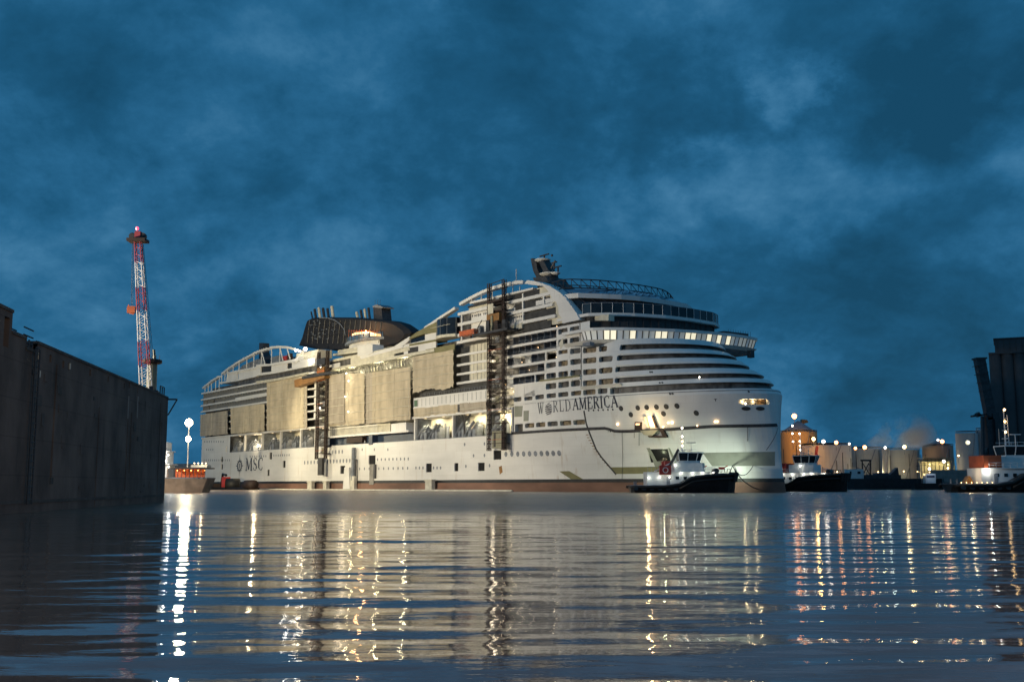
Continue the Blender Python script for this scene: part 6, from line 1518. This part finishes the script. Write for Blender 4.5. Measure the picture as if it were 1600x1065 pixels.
# conveyor head over the amber silo
ch = thing('conveyor_head', 'sloping conveyor gallery on top of the amber lit silo', 'conveyor', at(1238, 664, 612))
k = 612 / 1700.
MB().prism([(-6 * k, -3 * k), (14 * k, 5 * k), (14 * k, 9 * k), (22 * k, 8 * k), (24 * k, 4 * k), (10 * k, 0)], -2, 2).build('gallery', M['ochre'], ch)
for i in range(6): MB().tube([(-6 * k + i * 4 * k, -2, -2 * k + i * 1.4 * k), (-3 * k + i * 4 * k, -2, -10 * k)], .2, 4).build('gallery_strut', M['ochre'], ch)
rp = tag(MB().tube([at(1277, 696, 570), at(1275.5, 706, 570), at(1275, 722, 570), at(1273, 735, 570)], .8, 8).build('red_pipe', M['red']), 'dark red bent pipe running down the face of the broad pale tank', 'pipe')
L_ = [(1241, 650, 560, 1.5, 'orange', 'big orange lamp above the amber silo, brightest of the tank farm', 75000, (1, .45, .12)),
      (1271, 685.5, 560, 1.0, 'warm', 'yellow lamp at the right rim of the amber silo', 3200, (1, .6, .2)),
      (1286.5, 689.5, 560, 1.05, 'white', 'white lamp above the left of the broad pale tank', 1500, (1, .9, .8)),
      (1306.5, 691, 560, 1.05, 'orange', 'orange lamp above the middle of the broad pale tank', 1600, (1, .6, .3)),
      (1327, 693, 565, .6, 'white', 'small white lamp on the right rim of the broad pale tank', 700, (1, .8, .6)),
      (1336.5, 700, 575, .85, 'orange', 'left lamp of the close pair above the half hidden tank', 1200, (1, .6, .3)),
      (1351, 698.5, 575, 1.15, 'orange', 'right and brighter lamp of the close pair above the half hidden tank', 1600, (1, .55, .3)),
      (1383, 699, 575, .7, 'white', 'white lamp on top of the narrow column tank', 3000, (.9, 1, .9)),
      (1413, 698, 575, 1.05, 'warm', 'yellow lamp above the tank behind the barge', 1600, (1, .75, .35)),
      (1472, 689.5, 570, 1.15, 'orange', 'larger orange lamp on the brown conical tank', 1600, (1, .6, .35)),
      (1465.5, 687, 570, .6, 'white', 'small white lamp beside the orange one on the brown tank', 0, (1, 1, 1)),
      (1512, 691, 530, 1.3, 'paneB', 'round dull lamp on the face of the tall narrow tank', 1800, (1, .85, .5)),
      (1497.5, 711.5, 530, .45, 'warm', 'small warm lamp low on the left side of the tall narrow tank', 800, (1, .75, .4)),
      (1543, 671.5, 520, .6, 'white', 'small white lamp at the top of the slender column', 0, (1, 1, 1)),
      (1238, 665, 545, .55, 'white', 'upper of three small white lamps in front of the amber silo', 0, (1, 1, 1)),
      (1238, 677, 545, .5, 'white', 'middle of three small white lamps in front of the amber silo', 0, (1, 1, 1)),
      (1239, 689.5, 545, .5, 'white', 'lowest of three small white lamps in front of the amber silo', 0, (1, 1, 1)),
      (1452, 732, 545, .7, 'white', 'lower left lamp of the yellow lit plant', 900, (1, .8, .4)),
      (1474.5, 720.5, 545, .8, 'white', 'upper right lamp of the yellow lit plant', 1200, (1, .8, .4)),
      (1481, 731, 545, .5, 'warm', 'lower right lamp of the yellow lit plant', 900, (1, .8, .4))]
for u, v, Y, r_, lm, lab, pw, col in L_: lamp_at(u, v, Y, r_ * .85, lm, lab, pw * (.8 if u < 1275 else .2), col, spot=80 if u == 1241 else None)
for u, v, Y, pw in ((1412, 736, 588, 2600), (1372, 737, 600, 1300), (1360, 738, 600, 800), (1308, 737, 575, 1200), (1290, 738, 575, 450)):
    t = lamp_at(u, v, Y - 4, .25, 'warm', {1412: 'foot lamp glowing at the base of the tank behind the barge', 1372: 'foot lamp at the right base of the half hidden tank', 1360: 'foot lamp at the middle base of the half hidden tank', 1308: 'foot lamp at the base of the broad pale tank', 1290: 'weaker foot lamp left of the base of the broad pale tank'}[u], pw, (1, .8, .4), stem=2)
# yellow lit plant
pl = thing('process_plant', 'yellow lit open steel plant with two floors below the brown tank', 'process plant', (at(1445, 745, 565).x, 565, 3.2))
w_ = at(1492, 745, 565).x - at(1445, 745, 565).x
MB().box(0, w_, 0, 9, 0, .3).build('plant_floor', M['concrete'], pl)
for z in (5.2, 10.8, 12.4): MB().box(0, w_, 0, 9, z, z + .35).build('plant_floor', M['khaki'], pl)
for i in range(9): MB().box(i * w_ / 8 - .15, i * w_ / 8 + .15, -.1, .2, 0, 12.4).build('plant_column', M['khaki'], pl)
MB().box(0, w_, 6, 6.3, 0, 12).build('plant_back_wall', M['cream'], pl)
for x_, z_ in ((2, 3.8), (6, 3.8), (10.5, 3.8), (3, 9.4), (8, 9.4), (12.5, 9.4)): pointlight((x_, 2, z_), 420, (1, .8, .35), pl, .3); MB().ball((x_, .5, z_), .22, 6).build('plant_lamp', LM['warm'], pl)

# ================================================================== grain silos and ship loader on the right
gs = thing('grain_silo', 'huge dark concrete grain silo block at the right edge', 'grain silo', (at(1554, 700, 430).x, 430, 3.2), R(-24.5))
rc = 17.2 / 1700 * 430 / 2
zt = at(1556, 553.5, 430).z - 3.2
for i in range(8): MB().lathe([(rc * 1.08, 0), (rc * 1.08, zt)], 18, (rc + i * rc * 2, 0)).build('silo_cell', M['silo'], gs, smooth=False)
MB().box(0.2, rc * 16, 0, 22, 0, zt - .4).build('silo_core', M['silo'], gs)
x1_ = 2.2
MB().box(x1_, rc * 16, 1, 21, zt - .4, at(1562, 530.5, 430).z - 3.2).build('headhouse', M['silo'], gs)
MB().box(x1_ - .4, rc * 16 + .4, .6, 21.4, at(1562, 530.5, 430).z - 3.2, at(1562, 528.5, 430).z - 3.2).build('headhouse_roof', M['steel'], gs)
for i in range(9): MB().box(x1_ + 1 + i * 2.2, x1_ + 1.2 + i * 2.2, .8, 1.02, zt + .4, zt + 5.2).build('headhouse_pilaster', M['quaycap'], gs)
MB().box(-.2, rc * 16, -rc * 1.2, 0, zt - .2, zt + .4).build('parapet', M['silo'], gs)
ld = thing('ship_loader', 'dark steel ship loader with its boom raised before the grain silos', 'ship loader', (0, 0, 0))
YL = 400.0
def lq(u, v, y=YL): return at(u, v, y)
def member(name, u0, v0, u1, v1, w, d=1.6, m='steel', y=YL):
    a, b = lq(u0, v0, y), lq(u1, v1, y); k = y / 1700.; dx, dz = b.x - a.x, b.z - a.z; l = math.hypot(dx, dz); nx, nz = -dz / l * w * k / 2, dx / l * w * k / 2
    return MB().prism([(a.x + nx, a.z + nz), (b.x + nx, b.z + nz), (b.x - nx, b.z - nz), (a.x - nx, a.z - nz)], y - d, y + d).build(name, M[m], ld)
member('raised_boom', 1530, 560.5, 1548, 655, 14); member('raised_boom', 1548, 652, 1556, 745, 20)
member('boom_cap', 1521.5, 560.5, 1539, 560, 2.6, 2.0); member('cross_arm', 1518.5, 650, 1542, 647, 3, 1.2); member('cross_arm', 1526, 645, 1530, 650, 5, 1.2)
member('front_leg', 1534.8, 650, 1537, 750, 3.2, .8); member('front_brace', 1537, 716, 1548, 690, 4, .8); member('rear_mass', 1560, 655, 1566, 745, 22, 3); member('lower_chute', 1530, 750, 1540, 722, 6, 1.2)
member('back_stay', 1541, 648, 1552, 648, 5, 1); member('upper_stay', 1552, 645, 1562, 700, 10, 2)
for k in range(7): member('boom_rib', 1522.5 + k * 3.1, 572 + k * 13, 1539 + k * 2.4, 569 + k * 13, 1.0, 1.9)

# ================================================================== steam drifting off the tanks
sm = bpy.data.materials.new('steam volume'); sm.use_nodes = True; t = sm.node_tree; t.nodes.clear()
pv = N(t, 'ShaderNodeVolumePrincipled'); pv.inputs['Color'].default_value = (.95, .9, .84, 1); pv.inputs['Anisotropy'].default_value = .2
tcn = N(t, 'ShaderNodeTexCoord'); nzz = N(t, 'ShaderNodeTexNoise'); nzz.inputs['Scale'].default_value = .075; nzz.inputs['Detail'].default_value = 5; nzz.inputs['Distortion'].default_value = .6
t.links.new(tcn.outputs['Object'], nzz.inputs['Vector'])
sx_ = N(t, 'ShaderNodeSeparateXYZ'); t.links.new(tcn.outputs['Generated'], sx_.inputs[0])
# fade towards the hull of the plume's own shape
def band(o_): return math_node(t, 'MULTIPLY', math_node(t, 'MULTIPLY', o_, math_node(t, 'SUBTRACT', 1.0, o_)), 4.0)
env = math_node(t, 'MULTIPLY', math_node(t, 'MULTIPLY', band(sx_.outputs[0]), band(sx_.outputs[2])), band(sx_.outputs[1]))
dn_ = math_node(t, 'MULTIPLY', math_node(t, 'MULTIPLY', ramp(t, nzz.outputs['Fac'], [(.46, (0, 0, 0)), (.66, (1, 1, 1))]), env), 0.34)
t.links.new(dn_, pv.inputs['Density']); ov = N(t, 'ShaderNodeOutputMaterial'); t.links.new(pv.outputs[0], ov.inputs['Volume'])
pts_ = [(1352, 697, 2.0), (1368, 692, 4.5), (1384, 685, 7.5), (1402, 679, 10), (1418, 672, 12), (1430, 672, 12), (1444, 682, 9), (1458, 691, 5)]
mb = MB().tube([at(u, v, 583) for u, v, _ in pts_], 5, 12)
rings = len(pts_)
for i, (u, v, r_) in enumerate(pts_):
    c = at(u, v, 583)
    for k in range(12):
        p = Vector(mb.v[i * 12 + k]); mb.v[i * 12 + k] = tuple(c + (p - c) * (r_ * .62 / 5 * 1.5))
o = mb.build('steam_plume', sm, None); o['kind'] = 'stuff'
